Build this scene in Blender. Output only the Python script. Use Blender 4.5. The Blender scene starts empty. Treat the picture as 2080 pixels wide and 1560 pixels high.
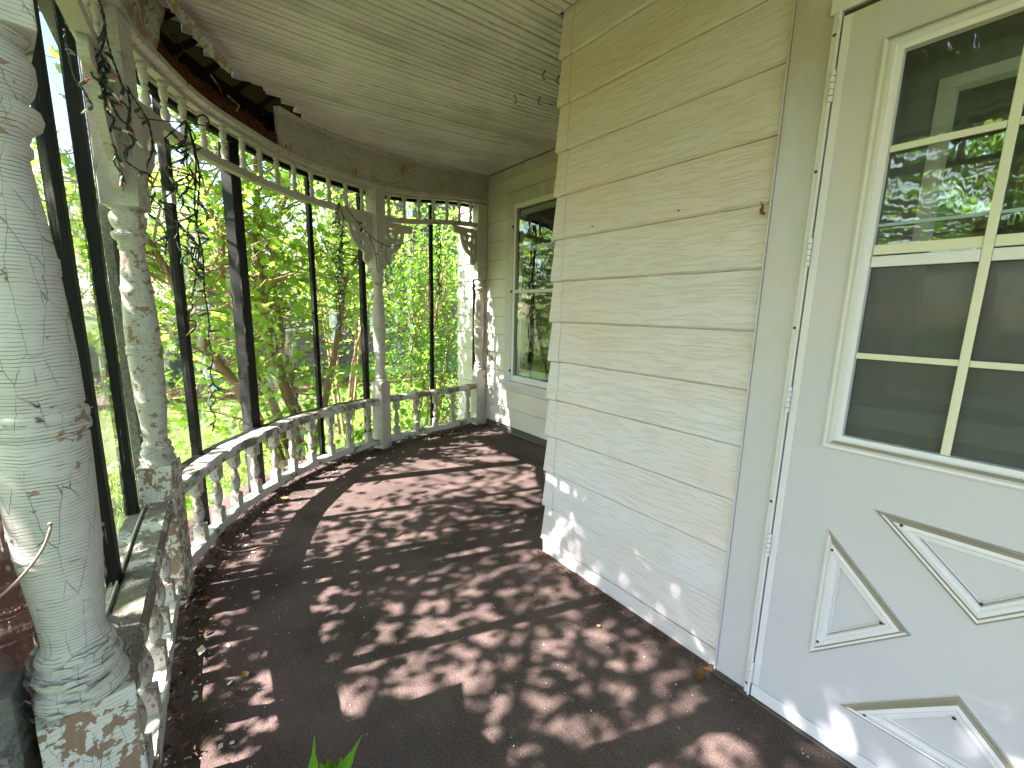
import bpy, bmesh, math, random
import numpy as np
from mathutils import Vector, Matrix
random.seed(7); rng = np.random.default_rng(7)
scene = bpy.context.scene
COL = scene.collection
PI = math.pi
R = math.radians
EYE = 1.33656

# ------------------------------------------------------------------ camera
YAW, PITCH, ROLL, FPX = -0.667076, 0.169358, 0.0229586, 845.9
cy, sy = math.cos(YAW), math.sin(YAW)
FWD = Vector((cy*math.cos(PITCH), sy*math.cos(PITCH), -math.sin(PITCH)))
rt = Vector((sy, -cy, 0)); up0 = rt.cross(FWD)
RIGHT = rt*math.cos(ROLL) + up0*math.sin(ROLL)
UP = -rt*math.sin(ROLL) + up0*math.cos(ROLL)
cam = bpy.data.cameras.new('camera'); camo = bpy.data.objects.new('camera', cam); COL.objects.link(camo)
cam.sensor_width = 36; cam.lens = FPX/2080*36; cam.clip_start = .02; cam.clip_end = 500
camo.matrix_world = Matrix(((RIGHT.x, UP.x, -FWD.x, 0), (RIGHT.y, UP.y, -FWD.y, 0), (RIGHT.z, UP.z, -FWD.z, EYE), (0, 0, 0, 1)))
scene.camera = camo

# ------------------------------------------------------------------ light
SUN = Vector((.28, .90, .96)).normalized()
world = bpy.data.worlds.new('World'); scene.world = world; world.use_nodes = True
wn = world.node_tree.nodes; wl = world.node_tree.links
sky = wn.new('ShaderNodeTexSky'); sky.sky_type = 'NISHITA'; sky.sun_disc = False
sky.sun_elevation = math.asin(SUN.z); sky.sun_rotation = math.atan2(SUN.x, SUN.y)
bg = wn['Background']; bg.inputs[1].default_value = .098
wl.new(sky.outputs[0], bg.inputs[0])
sl = bpy.data.lights.new('sun', 'SUN'); sl.energy = 5.0; sl.angle = R(.53); sl.color = (1, .92, .87)
so = bpy.data.objects.new('sun', sl); COL.objects.link(so)
so.rotation_euler = SUN.to_track_quat('Z', 'Y').to_euler()
vs = scene.view_settings; vs.view_transform = 'Standard'; vs.look = 'None'; vs.gamma = 1; vs.use_curve_mapping = False
vs.exposure = 3.0
scene.cycles.max_bounces = 10; scene.cycles.diffuse_bounces = 5; scene.cycles.transparent_max_bounces = 16
scene.cycles.caustics_reflective = False; scene.cycles.caustics_refractive = False
scene.cycles.sample_clamp_indirect = 6

def ray(x, y): return RIGHT*((x-1040)/FPX) - UP*((y-780)/FPX) + FWD
def at(x, y, d):
    "point seen at a place of the photograph, d metres away measured along the ground"
    r = ray(x, y); t = d/math.hypot(r.x, r.y); return Vector((0, 0, EYE)) + r*t
def onz(x, y, z):
    r = ray(x, y); return Vector((0, 0, EYE)) + r*((z-EYE)/r.z)

# ------------------------------------------------------------------ node helpers
class NT:
    def __init__(s, name, rough=.6, spec=.4):
        s.m = bpy.data.materials.new(name); s.m.use_nodes = True
        s.t = s.m.node_tree; s.b = s.t.nodes['Principled BSDF']
        s.b.inputs['Roughness'].default_value = rough; s.b.inputs['Specular IOR Level'].default_value = spec
        s.out = s.t.nodes['Material Output']
        s.tc = s.n('ShaderNodeTexCoord')
        s.pos = s.n('ShaderNodeNewGeometry').outputs['Position']
        s.obj = s.tc.outputs['Object']
    def n(s, typ, **k):
        nd = s.t.nodes.new(typ)
        for a, v in k.items(): setattr(nd, a, v)
        return nd
    def l(s, a, b): s.t.links.new(a, b)
    def put(s, sock, v):
        if hasattr(v, 'is_output') or isinstance(v, bpy.types.NodeSocket): s.l(v, sock)
        elif isinstance(v, (tuple, list)) and len(v) == 3 and len(sock.default_value) == 4: sock.default_value = (*v, 1)
        else: sock.default_value = v
    def scale(s, v, sc):
        nd = s.n('ShaderNodeVectorMath', operation='MULTIPLY'); s.put(nd.inputs[0], v); nd.inputs[1].default_value = sc; return nd.outputs[0]
    def addv(s, a, b):
        nd = s.n('ShaderNodeVectorMath', operation='ADD'); s.put(nd.inputs[0], a); s.put(nd.inputs[1], b); return nd.outputs[0]
    def noise(s, v, sc=5, det=4, rough=.55, dist=0):
        nd = s.n('ShaderNodeTexNoise'); s.put(nd.inputs['Vector'], v); nd.inputs['Scale'].default_value = sc
        nd.inputs['Detail'].default_value = det; nd.inputs['Roughness'].default_value = rough; nd.inputs['Distortion'].default_value = dist
        return nd.outputs['Fac']
    def noisec(s, v, sc=5, det=2):
        nd = s.n('ShaderNodeTexNoise'); s.put(nd.inputs['Vector'], v); nd.inputs['Scale'].default_value = sc
        nd.inputs['Detail'].default_value = det; return nd.outputs['Color']
    def vor(s, v, sc=5, feat='F1', out='Distance'):
        nd = s.n('ShaderNodeTexVoronoi', feature=feat); s.put(nd.inputs['Vector'], v); nd.inputs['Scale'].default_value = sc
        return nd.outputs[out]
    def math(s, op, a, b=0., c=None, clamp=False):
        nd = s.n('ShaderNodeMath', operation=op, use_clamp=clamp); s.put(nd.inputs[0], a); s.put(nd.inputs[1], b)
        if c is not None: s.put(nd.inputs[2], c)
        return nd.outputs[0]
    def ramp(s, v, lo, hi, a=0., b=1.):
        nd = s.n('ShaderNodeMapRange'); s.put(nd.inputs[0], v)
        for i, q in enumerate((lo, hi, a, b)): nd.inputs[i+1].default_value = q
        nd.clamp = True; return nd.outputs[0]
    def mix(s, f, a, b):
        nd = s.n('ShaderNodeMix', data_type='RGBA'); s.put(nd.inputs[0], f); s.put(nd.inputs[6], a); s.put(nd.inputs[7], b); return nd.outputs[2]
    def sep(s, v):
        nd = s.n('ShaderNodeSeparateXYZ'); s.put(nd.inputs[0], v); return nd.outputs
    def rnd(s): return s.n('ShaderNodeObjectInfo').outputs['Random']
    def col(s, c): s.put(s.b.inputs['Base Color'], c)
    def rough(s, c): s.put(s.b.inputs['Roughness'], c)
    def bump(s, h, strength=.5, dist=.01):
        nd = s.n('ShaderNodeBump'); s.put(nd.inputs['Height'], h); nd.inputs['Strength'].default_value = strength
        nd.inputs['Distance'].default_value = dist; s.l(nd.outputs[0], s.b.inputs['Normal']); return nd

MATS = {}
def crackle(name, paint=(.60, .585, .54), wood=(.20, .14, .095), cell=(26, 26, 190), peel=.60, crack=.055, dirt=.4, big=14, wz=1.):
    t = NT(name, .62, .25); o = t.obj
    warp = t.scale(t.noisec(o, 6, 2), (.03, .03, .004*wz))
    x_, y_, z_ = t.sep(o)
    u = t.math('ADD', t.math('MULTIPLY', z_, cell[2]), t.math('MULTIPLY', t.noise(t.scale(o, (1, 1, .6)), 15, 3, .5), 3.0))
    fr_ = t.math('FRACT', u); idn = t.math('FLOOR', u)
    d_ = t.math('MINIMUM', fr_, t.math('SUBTRACT', 1, fr_))
    cmb = t.n('ShaderNodeCombineXYZ'); t.l(t.math('MULTIPLY', x_, cell[0]), cmb.inputs[0]); t.l(t.math('MULTIPLY', y_, cell[0]), cmb.inputs[1]); t.l(t.math('MULTIPLY', idn, 3.7), cmb.inputs[2])
    brk = t.ramp(t.noise(cmb.outputs[0], 1, 2), .40, .52)
    hc = t.math('MULTIPLY', t.ramp(d_, crack*.3, crack*1.1, 1, 0), brk)
    ve = t.vor(t.scale(t.addv(o, t.scale(t.noisec(o, 40, 2), (.005, .005, .003))), (cell[0]*1.3, cell[1]*1.3, cell[0]*.30)), 1, 'DISTANCE_TO_EDGE')
    vc = t.math('MULTIPLY', t.ramp(ve, .004, .013, 1, 0), t.ramp(t.noise(o, 11, 2), .42, .52))
    cr = t.math('MAXIMUM', hc, vc)
    amt = t.ramp(t.noise(o, 7, 3), .36, .55, .55, 1)
    cr = t.math('MULTIPLY', cr, amt)
    v2 = t.scale(t.addv(o, warp), (cell[0]*2.0, cell[1]*2.0, cell[2]*.55))
    cellc = t.vor(v2, 1, 'F1', 'Color')
    cr_r = t.sep(cellc)[0]
    pz = t.math('ADD', t.noise(o, big, 5, .62), t.math('MULTIPLY', cr_r, .16))
    pm = t.ramp(pz, peel, peel+.012)
    dn = t.noise(o, 3.5, 6, .65)
    pc = t.mix(t.math('MULTIPLY', t.ramp(dn, .42, .75), dirt), paint, (.30, .28, .22))
    wc = t.mix(t.noise(t.scale(o, (30, 30, 4)), 3, 5), wood, tuple(q*1.9 for q in wood))
    c = t.mix(cr, pc, (.07, .05, .035)); c = t.mix(pm, c, wc); t.col(c)
    h = t.math('SUBTRACT', t.math('SUBTRACT', 1, t.math('MULTIPLY', cr, .8)), t.math('MULTIPLY', pm, .9))
    h = t.math('ADD', h, t.math('MULTIPLY', t.noise(o, 60, 3), .25))
    t.bump(h, .55, .0025); MATS[name] = t.m; return t.m
crackle('post_paint', peel=.735, crack=.10, cell=(28, 28, 170), paint=(.55, .525, .495), dirt=.25)
crackle('post_paint_worn', peel=.665, big=24, crack=.09, cell=(34, 34, 120), paint=(.55, .525, .49), dirt=.3)
crackle('block_paint', peel=.575, big=16, cell=(40, 40, 120), wood=(.17, .115, .08))
crackle('baluster_paint', paint=(.50, .48, .44), peel=.64, big=12, cell=(40, 40, 90), crack=.06, dirt=.6)
crackle('frieze_paint', paint=(.52, .475, .45), peel=.74, big=10, cell=(60, 60, 60), crack=.04, dirt=.5)
crackle('beam_paint', paint=(.44, .39, .365), peel=.73, big=5, cell=(70, 70, 22), crack=.05, dirt=.7)
crackle('rot_paint', paint=(.52, .50, .44), peel=.60, big=9, cell=(60, 60, 14), crack=.11, dirt=.7)

def simple(name, c, rough=.6, spec=.4, bump=None, var=.15, metal=0):
    t = NT(name, rough, spec); t.b.inputs['Metallic'].default_value = metal
    f = t.noise(t.obj, 6, 6, .65)
    t.col(t.mix(f, tuple(q*(1-var) for q in c), tuple(min(1, q*(1+var)) for q in c)))
    if bump: t.bump(t.noise(t.obj, bump[0], 4), bump[1], bump[2])
    MATS[name] = t.m; return t.m
simple('black_paint', (.005, .0055, .006), .6, .18, None, .5)
simple('dark_metal', (.02, .018, .016), .5, .5, (80, .3, .001))
simple('cord_green', (.012, .02, .014), .5, .4)
simple('socket_green', (.02, .05, .04), .4, .5)
simple('bulb_orange', (.62, .13, .03), .25, .6)
simple('bulb_clear', (.62, .58, .50), .2, .6)
simple('bulb_green', (.03, .09, .07), .3, .6)
simple('bulb_red', (.55, .07, .05), .25, .6)
simple('interior_dark', (.10, .095, .085), .9, .1)
simple('blue_plastic', (.03, .14, .34), .4, .4)
simple('rust', (.16, .05, .02), .8, .1)
simple('mulch', (.16, .085, .06), .95, .1, (40, .8, .03), .5)
simple('grey_boards', (.075, .072, .07), .8, .2, (30, .3, .01), .4)
simple('lavender_rail', (.42, .38, .40), .7, .2)
simple('trim_white', (.66, .68, .68), .55, .3)
simple('teal_wall', (.28, .36, .36), .7, .2, None, .25)
simple('roof_shingle', (.12, .115, .11), .9, .2, (40, .6, .02), .4)
simple('bark', (.21, .125, .075), .85, .15, (45, .6, .01), .45)
simple('bark_light', (.30, .20, .13), .85, .15, (45, .6, .01), .4)
simple('twig_dry', (.30, .22, .17), .8, .2, None, .3)
simple('stem_green', (.10, .16, .04), .7, .2)
simple('cavity_wood', (.016, .010, .007), .95, .05, (60, .8, .01), .6)
simple('asphalt_cap', (.10, .09, .08), .9, .1)

def weathered(name, wood=(.20, .175, .145), paint=(.52, .50, .46), lim=.58, axis=(3, 3, 3)):
    t = NT(name, .8, .2); o = t.obj
    g = t.noise(t.scale(o, axis), 22, 6, .7)
    wc = t.mix(t.ramp(g, .3, .7), tuple(q*.45 for q in wood), tuple(q*1.4 for q in wood))
    wc = t.mix(t.ramp(t.noise(o, 18, 4), .56, .7), wc, (.16, .16, .09))
    pm = t.ramp(t.math('ADD', t.noise(o, 9, 6, .7), t.math('MULTIPLY', g, .25)), lim, lim+.02, 1, 0)
    t.col(t.mix(pm, wc, paint)); t.bump(t.math('ADD', g, t.math('MULTIPLY', pm, .6)), .9, .004); MATS[name] = t.m
weathered('handrail_wood', lim=.55)
weathered('handrail_far', wood=(.22, .19, .155), lim=.62)
weathered('rail_paint', lim=.69)
weathered('grey_weathered', wood=(.13, .125, .12), lim=.3)
def rotten():
    t = NT('rotten_wood', .95, .05); o = t.obj
    g = t.noise(t.scale(o, (1, 1, 5)), 16, 8, .75)
    t.col(t.mix(t.ramp(g, .35, .7), (.035, .014, .008), (.20, .075, .035))); t.bump(g, 1, .02); MATS['rotten_wood'] = t.m
rotten()

def siding(name, base, dirt, dz, grain=1.):
    t = NT(name, .5, .35); o = t.pos; x, y, z = t.sep(o)
    w = t.n('ShaderNodeTexNoise'); t.l(t.scale(o, (1.6, 1.6, 4)), w.inputs['Vector']); w.inputs['Scale'].default_value = 2.2; w.inputs['Detail'].default_value = 3
    zz = t.math('ADD', z, t.math('MULTIPLY', w.outputs['Fac'], .055))
    cmb = t.n('ShaderNodeCombineXYZ'); t.l(t.math('MULTIPLY', t.math('ADD', x, y), 10), cmb.inputs[0]); t.l(t.math('MULTIPLY', zz, 165), cmb.inputs[2])
    t.l(t.math('MULTIPLY', t.rnd(), 40), cmb.inputs[1])
    g = t.noise(cmb.outputs[0], 1, 3, .5)
    line = t.ramp(g, .36, .50)
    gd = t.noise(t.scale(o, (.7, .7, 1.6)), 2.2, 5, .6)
    up = t.ramp(z, dz[0], dz[1])  # yellower towards the top: dingy stain plus bounce light put into the colour
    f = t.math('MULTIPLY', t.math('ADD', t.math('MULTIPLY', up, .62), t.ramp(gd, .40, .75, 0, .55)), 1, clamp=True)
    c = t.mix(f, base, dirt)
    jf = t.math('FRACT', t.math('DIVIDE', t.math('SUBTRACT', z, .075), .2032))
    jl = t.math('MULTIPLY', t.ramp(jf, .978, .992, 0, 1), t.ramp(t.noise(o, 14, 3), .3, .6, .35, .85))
    c = t.mix(jl, c, (.16, .13, .09))  # dark line under each lip: joint grime, with the lip's shade painted in
    spots = t.math('MULTIPLY', t.ramp(t.noise(o, 5, 7, .75), .60, .72), t.ramp(t.noise(t.scale(o, (1, 1, 3)), 1.3, 2), .5, .62))
    c = t.mix(t.math('MULTIPLY', spots, .35), c, (.24, .21, .17))
    speck = t.math('MULTIPLY', t.ramp(t.noise(o, 170, 2), .72, .76), t.ramp(t.noise(o, 3, 2), .5, .6))
    c = t.mix(t.math('MULTIPLY', speck, .6), c, (.12, .11, .09))
    c = t.mix(t.math('MULTIPLY', t.math('SUBTRACT', 1, line), .15*grain), c, (.22, .18, .13)); t.col(c)
    t.bump(line, .62*grain, .0022); MATS[name] = t.m
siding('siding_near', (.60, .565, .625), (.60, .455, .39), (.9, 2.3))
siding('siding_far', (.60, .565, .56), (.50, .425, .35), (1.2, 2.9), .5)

def vinyl_trim(name, c, hi):
    t = NT(name, .38, .45); o = t.pos; z = t.sep(o)[2]
    f = t.math('MULTIPLY', t.ramp(z, 1.1, 2.2), t.ramp(t.noise(t.scale(o, (3, 3, 1)), 3, 6, .65), .35, .6))
    cc = t.mix(f, c, hi); d = t.ramp(t.noise(o, 7, 7, .7), .58, .8, 0, .3)
    t.col(t.mix(d, cc, (.36, .33, .26))); t.rough(t.ramp(t.noise(o, 25, 3), .3, .7, .32, .5)); t.bump(t.noise(o, 130, 2), .06, .001); MATS[name] = t.m
vinyl_trim('door_paint', (.475, .45, .52), (.57, .45, .41))  # cool sky light low and warm ceiling light high are tinted into the door
vinyl_trim('door_gloss', (.60, .57, .64), (.67, .57, .54))
vinyl_trim('casing_paint', (.485, .455, .51), (.43, .34, .285))
vinyl_trim('muntin_cream', (.60, .56, .46), (.58, .53, .42))
simple('ledge_dirt', (.25, .22, .185), .9, .1, None, .4)

def ceiling_mat():
    t = NT('ceiling_paint', .6, .3); o = t.pos
    g = t.noise(t.scale(o, (60, 2.5, 1)), 1, 5, .6); f = t.noise(o, 1.6, 5, .6)
    c = t.mix(t.ramp(f, .35, .7), (.66, .59, .61), (.48, .425, .43))
    c = t.mix(t.ramp(t.math('ADD', t.noise(t.scale(o, (1, .5, 1)), 3.5, 4), t.math('MULTIPLY', t.rnd(), .20)), .60, .78, 0, .60), c, (.36, .32, .28))
    c = t.mix(t.ramp(t.noise(t.scale(o, (130, 6, 1)), 1, 3), .655, .72, 0, .8), c, (.11, .09, .07))
    c = t.mix(t.ramp(t.noise(o, 9, 6, .8), .70, .72, 0, .6), c, (.14, .11, .08))
    t.col(c); t.bump(g, .25, .002); MATS['ceiling_paint'] = t.m
ceiling_mat()

def carpet():
    t = NT('carpet', 1, .0); o = t.pos
    n1 = t.noise(o, 190, 3, .7); n2 = t.noise(o, 2.2, 5, .6); st = t.noise(t.scale(o, (1, 6, 1)), 14, 4, .6)
    c = t.mix(t.ramp(n2, .35, .65), (.068, .046, .041), (.158, .106, .098))
    c = t.mix(t.ramp(st, .45, .7, 0, .35), c, (.045, .040, .032))
    c = t.mix(t.ramp(n1, .35, .7), t.mix(.5, c, (.018, .015, .013)), t.mix(.24, c, (.26, .21, .20)))
    lint = t.ramp(t.noise(o, 210, 1), .765, .80); c = t.mix(lint, c, (.45, .42, .38))
    t.col(c); t.bump(n1, .8, .004)
    MATS['carpet'] = t.m
carpet()

def leafmat(name, dark, light, trans, gl=.35):
    t = NT(name, .42, .35)
    a = t.n('ShaderNodeAttribute', attribute_name='tint').outputs['Fac']
    c = t.mix(a, dark, light); t.col(c)
    tr = t.n('ShaderNodeBsdfTranslucent'); t.put(tr.inputs[0], t.mix(a, tuple(q*trans*1.3 for q in dark), tuple(min(1, q*trans) for q in light)))
    mx = t.n('ShaderNodeMixShader'); mx.inputs[0].default_value = .66
    t.l(t.b.outputs[0], mx.inputs[1]); t.l(tr.outputs[0], mx.inputs[2]); t.l(mx.outputs[0], t.out.inputs[0]); MATS[name] = t.m
leafmat('leaf_maple', (.066, .125, .014), (.165, .245, .030), 3.1)
leafmat('leaf_bush', (.045, .10, .013), (.14, .23, .025), 3.0)
leafmat('leaf_far', (.065, .115, .020), (.165, .23, .04), 3.1)
leafmat('leaf_sprig', (.07, .18, .01), (.11, .24, .02), 2.6)
def litter_mat():
    t = NT('litter_leaf', .8, .15); a = t.n('ShaderNodeAttribute', attribute_name='tint').outputs['Fac']
    t.col(t.mix(a, (.035, .022, .014), (.17, .095, .055))); MATS['litter_leaf'] = t.m
litter_mat()
def flake_mat():
    t = NT('flake', .6, .2); a = t.n('ShaderNodeAttribute', attribute_name='tint').outputs['Fac']
    t.col(t.mix(a, (.40, .38, .32), (.62, .60, .55))); MATS['flake'] = t.m
flake_mat()
def lawn_mat():
    t = NT('lawn', .9, .1); o = t.pos
    c = t.mix(t.ramp(t.noise(o, 1.1, 4), .35, .65), (.10, .13, .045), (.145, .175, .065))
    t.col(t.mix(t.ramp(t.noise(o, 60, 3), .3, .7), t.mix(.45, c, (.03, .05, .01)), c)); t.bump(t.noise(o, 90, 3), .6, .03); MATS['lawn'] = t.m
lawn_mat()
def housemat():
    t = NT('neighbour_siding', .8, .2); o = t.pos
    f = t.noise(t.scale(o, (1, 1, 5)), 3, 5, .6); t.col(t.mix(f, (.085, .075, .068), (.145, .13, .12))); MATS['neighbour_siding'] = t.m
    t = NT('neighbour_pale', .8, .2); t.col(t.mix(t.noise(t.pos, 3, 4), (.42, .38, .39), (.55, .50, .50))); MATS['neighbour_pale'] = t.m
housemat()
def glassmat(name, refl=.9, tint=(.9, .95, .93), base=.05, ripple=0., streak=0., screen=0.):
    t = NT(name); nt = t.t
    gl = t.n('ShaderNodeBsdfGlossy'); gl.inputs['Roughness'].default_value = .015; gl.inputs[0].default_value = (refl, refl, refl, 1)
    tr = t.n('ShaderNodeBsdfTransparent'); tr.inputs[0].default_value = (*tint, 1)
    fr = t.n('ShaderNodeLayerWeight'); fr.inputs[0].default_value = .5
    fac = t.math('ADD', t.math('MULTIPLY', t.math('POWER', fr.outputs['Facing'], 5), .9), base, clamp=True)
    mx = t.n('ShaderNodeMixShader'); t.l(fac, mx.inputs[0]); t.l(tr.outputs[0], mx.inputs[1]); t.l(gl.outputs[0], mx.inputs[2]); last = mx.outputs[0]
    if ripple:
        bp = t.n('ShaderNodeBump'); bp.inputs['Strength'].default_value = 1; bp.inputs['Distance'].default_value = ripple
        t.l(t.noise(t.scale(t.pos, (1, 1, .35)), 9, 3), bp.inputs['Height']); t.l(bp.outputs[0], gl.inputs['Normal'])
    if streak:
        df = t.n('ShaderNodeBsdfDiffuse'); df.inputs[0].default_value = (.8, .8, .78, 1)
        tl = t.n('ShaderNodeBsdfTranslucent'); tl.inputs[0].default_value = (.8, .8, .78, 1)
        ad = t.n('ShaderNodeMixShader'); t.l(df.outputs[0], ad.inputs[1]); t.l(tl.outputs[0], ad.inputs[2])
        s = t.math('MULTIPLY', t.ramp(t.noise(t.scale(t.pos, (3.2, 3.2, .8)), 2.2, 5, .6, .6), .56, .78), streak)
        m2 = t.n('ShaderNodeMixShader'); t.l(s, m2.inputs[0]); t.l(last, m2.inputs[1]); t.l(ad.outputs[0], m2.inputs[2]); last = m2.outputs[0]
    if screen:
        df = t.n('ShaderNodeBsdfDiffuse'); df.inputs[0].default_value = (.115, .115, .115, 1)
        m2 = t.n('ShaderNodeMixShader'); m2.inputs[0].default_value = screen; t.l(last, m2.inputs[1]); t.l(df.outputs[0], m2.inputs[2]); last = m2.outputs[0]
    t.l(last, t.out.inputs[0]); MATS[name] = t.m
glassmat('window_glass', ripple=.002, base=.13)
glassmat('door_glass', ripple=.0012, base=.055)
glassmat('door_screen', refl=.8, base=.012, screen=.58, ripple=.003)
glassmat('clear_vinyl', refl=.8, tint=(.97, .98, .98), base=.03, ripple=.0015, streak=.16)
def fabric():
    t = NT('rust_fabric', .85, .1); o = t.pos
    c = t.mix(t.ramp(t.noise(o, 5, 4), .35, .65), (.23, .085, .075), (.36, .17, .16))
    wv = t.n('ShaderNodeTexWave'); wv.inputs['Scale'].default_value = 160; t.l(t.scale(o, (1, 1, 1)), wv.inputs['Vector']); wv.bands_direction = 'DIAGONAL'
    t.col(t.mix(t.math('MULTIPLY', wv.outputs['Fac'], .25), c, (.5, .4, .38))); MATS['rust_fabric'] = t.m
fabric()

# ------------------------------------------------------------------ object helpers
def tag(o, label=None, cat=None, group=None, kind=None):
    if label: o['label'] = label
    if cat: o['category'] = cat
    if group: o['group'] = group
    if kind: o['kind'] = kind
    return o
def thing(name, label, cat, loc=(0, 0, 0), rz=0, group=None):
    o = bpy.data.objects.new(name, None); COL.objects.link(o); o.location = loc; o.rotation_euler = (0, 0, rz); o.empty_display_size = .1
    return tag(o, label, cat, group)
def wmat(o):
    m = Matrix.LocRotScale(o.location, o.rotation_euler.to_quaternion(), o.scale)
    return wmat(o.parent) @ m if o.parent else m
def put(name, mesh, mat, parent=None, local=False, smooth=False):
    if isinstance(mesh, bmesh.types.BMesh):
        me = bpy.data.meshes.new(name); bmesh.ops.recalc_face_normals(mesh, faces=mesh.faces); mesh.to_mesh(me); mesh.free()
    else: me = mesh
    if parent is not None and not local: me.transform(wmat(parent).inverted())
    if mat and not me.materials:
        for q in (mat if isinstance(mat, (list, tuple)) else [mat]): me.materials.append(MATS[q])
    if smooth: me.polygons.foreach_set('use_smooth', [True]*len(me.polygons))
    o = bpy.data.objects.new(name, me); COL.objects.link(o)
    if parent is not None: o.parent = parent
    return o
def dup(o, parent=None):
    c = o.copy(); COL.objects.link(c); c.parent = parent
    for ch in [q for q in o.children]: dup(ch, c)
    return c
def box(bm, x0, x1, y0, y1, z0, z1, bev=0, M=None):
    vs_ = [bm.verts.new(p) for p in ((x0, y0, z0), (x1, y0, z0), (x1, y1, z0), (x0, y1, z0), (x0, y0, z1), (x1, y0, z1), (x1, y1, z1), (x0, y1, z1))]
    fs = [bm.faces.new([vs_[i] for i in f]) for f in ((0, 3, 2, 1), (4, 5, 6, 7), (0, 1, 5, 4), (1, 2, 6, 5), (2, 3, 7, 6), (3, 0, 4, 7))]
    if M is not None: bmesh.ops.transform(bm, matrix=M, verts=vs_)
    if bev:
        es = list({e for f in fs for e in f.edges}); bmesh.ops.bevel(bm, geom=es, offset=bev, segments=2, affect='EDGES', profile=.6)
    return bm
def B(*a, **k): return box(bmesh.new(), *a, **k)
def lathe(prof, n=24, cx=0, cy_=0):
    bm = bmesh.new(); rings = []
    for r, z in prof:
        rings.append([bm.verts.new((cx+r*math.cos(2*PI*i/n), cy_+r*math.sin(2*PI*i/n), z)) for i in range(n)])
    for a, b in zip(rings, rings[1:]):
        for i in range(n): bm.faces.new((a[i], a[(i+1) % n], b[(i+1) % n], b[i]))
    bm.faces.new(rings[0][::-1]); bm.faces.new(rings[-1]); return bm
def smoothprof(pts, sub=3):
    out = []
    for i in range(len(pts)-1):
        p0, p1, p2, p3 = pts[max(i-1, 0)], pts[i], pts[i+1], pts[min(i+2, len(pts)-1)]
        for k in range(sub):
            t = k/sub; f = lambda a, b, c, d: .5*((2*b)+(c-a)*t+(2*a-5*b+4*c-d)*t*t+(3*b-a-3*c+d)*t**3)
            out.append((f(p0[0], p1[0], p2[0], p3[0]), f(p0[1], p1[1], p2[1], p3[1])))
    out.append(pts[-1]); return out
def tube(pts, rad, n=6, bm=None, cap=True):
    bm = bm or bmesh.new(); pts = [Vector(p) for p in pts]; rings = []
    rs = rad if isinstance(rad, (list, tuple)) else [rad]*len(pts)
    ref = Vector((0, 0, 1))
    for i, p in enumerate(pts):
        d = (pts[min(i+1, len(pts)-1)]-pts[max(i-1, 0)]); d = d.normalized() if d.length > 1e-9 else Vector((0, 0, 1))
        a = d.cross(ref)
        if a.length < .15: a = d.cross(Vector((1, 0, 0)))
        a.normalize(); b = d.cross(a)
        rings.append([bm.verts.new(p+(a*math.cos(2*PI*k/n)+b*math.sin(2*PI*k/n))*rs[i]) for k in range(n)])
    for u, v in zip(rings, rings[1:]):
        for k in range(n): bm.faces.new((u[k], u[(k+1) % n], v[(k+1) % n], v[k]))
    if cap and n > 2: bm.faces.new(rings[0][::-1]); bm.faces.new(rings[-1])
    return bm
def crspline(pts, sub=8):
    pts = [Vector(p) for p in pts]; out = []
    for i in range(len(pts)-1):
        p0, p1, p2, p3 = pts[max(i-1, 0)], pts[i], pts[i+1], pts[min(i+2, len(pts)-1)]
        for k in range(sub):
            t = k/sub; out.append(.5*((2*p1)+(p2-p0)*t+(2*p0-5*p1+4*p2-p3)*t*t+(3*p1-p0-3*p2+p3)*t**3))
    out.append(pts[-1]); return out
def plate(outer, holes, thick, M, name):
    "flat shape with holes, given thickness, as a mesh"
    cu = bpy.data.curves.new('c', 'CURVE'); cu.dimensions = '2D'; cu.fill_mode = 'BOTH'; cu.extrude = thick/2
    for poly in [outer]+holes:
        sp = cu.splines.new('POLY'); sp.points.add(len(poly)-1); sp.use_cyclic_u = True
        for i, (a, b) in enumerate(poly): sp.points[i].co = (a, b, 0, 1)
    ob = bpy.data.objects.new('c', cu); COL.objects.link(ob)
    dg = bpy.context.evaluated_depsgraph_get(); me = bpy.data.meshes.new_from_object(ob.evaluated_get(dg))
    bpy.data.objects.remove(ob); bpy.data.curves.remove(cu); me.transform(M); me.name = name; me.materials.clear(); return me
def frame_sweep(poly, prof, M, dirt=None):
    """moulding swept round a closed polygon (counter-clockwise, x right, y up); prof = (inset, height); dirt = (profile index, min side slope)"""
    bm = bmesh.new(); n = len(poly); P = [Vector(p) for p in poly]; rings = []
    for i in range(n):
        a = (P[i]-P[i-1]).normalized(); b = (P[(i+1) % n]-P[i]).normalized()
        na = Vector((-a.y, a.x)); nb = Vector((-b.y, b.x)); m = (na+nb)/(1+na.dot(nb))
        rings.append([bm.verts.new(M @ Vector((P[i].x+m.x*u, P[i].y+m.y*u, h))) for u, h in prof])
    for i in range(n):
        a, b = rings[i], rings[(i+1) % n]; d = (P[(i+1) % n]-P[i]).normalized()
        for k in range(len(prof)-1):
            f = bm.faces.new((a[k], b[k], b[k+1], a[k+1]))
            if dirt:
                top_side = d.x < -.3; bot_side = d.x > .3
                if (bot_side and k in dirt[0]) or (top_side and k in dirt[1]): f.material_index = 1
    return bm

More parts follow.
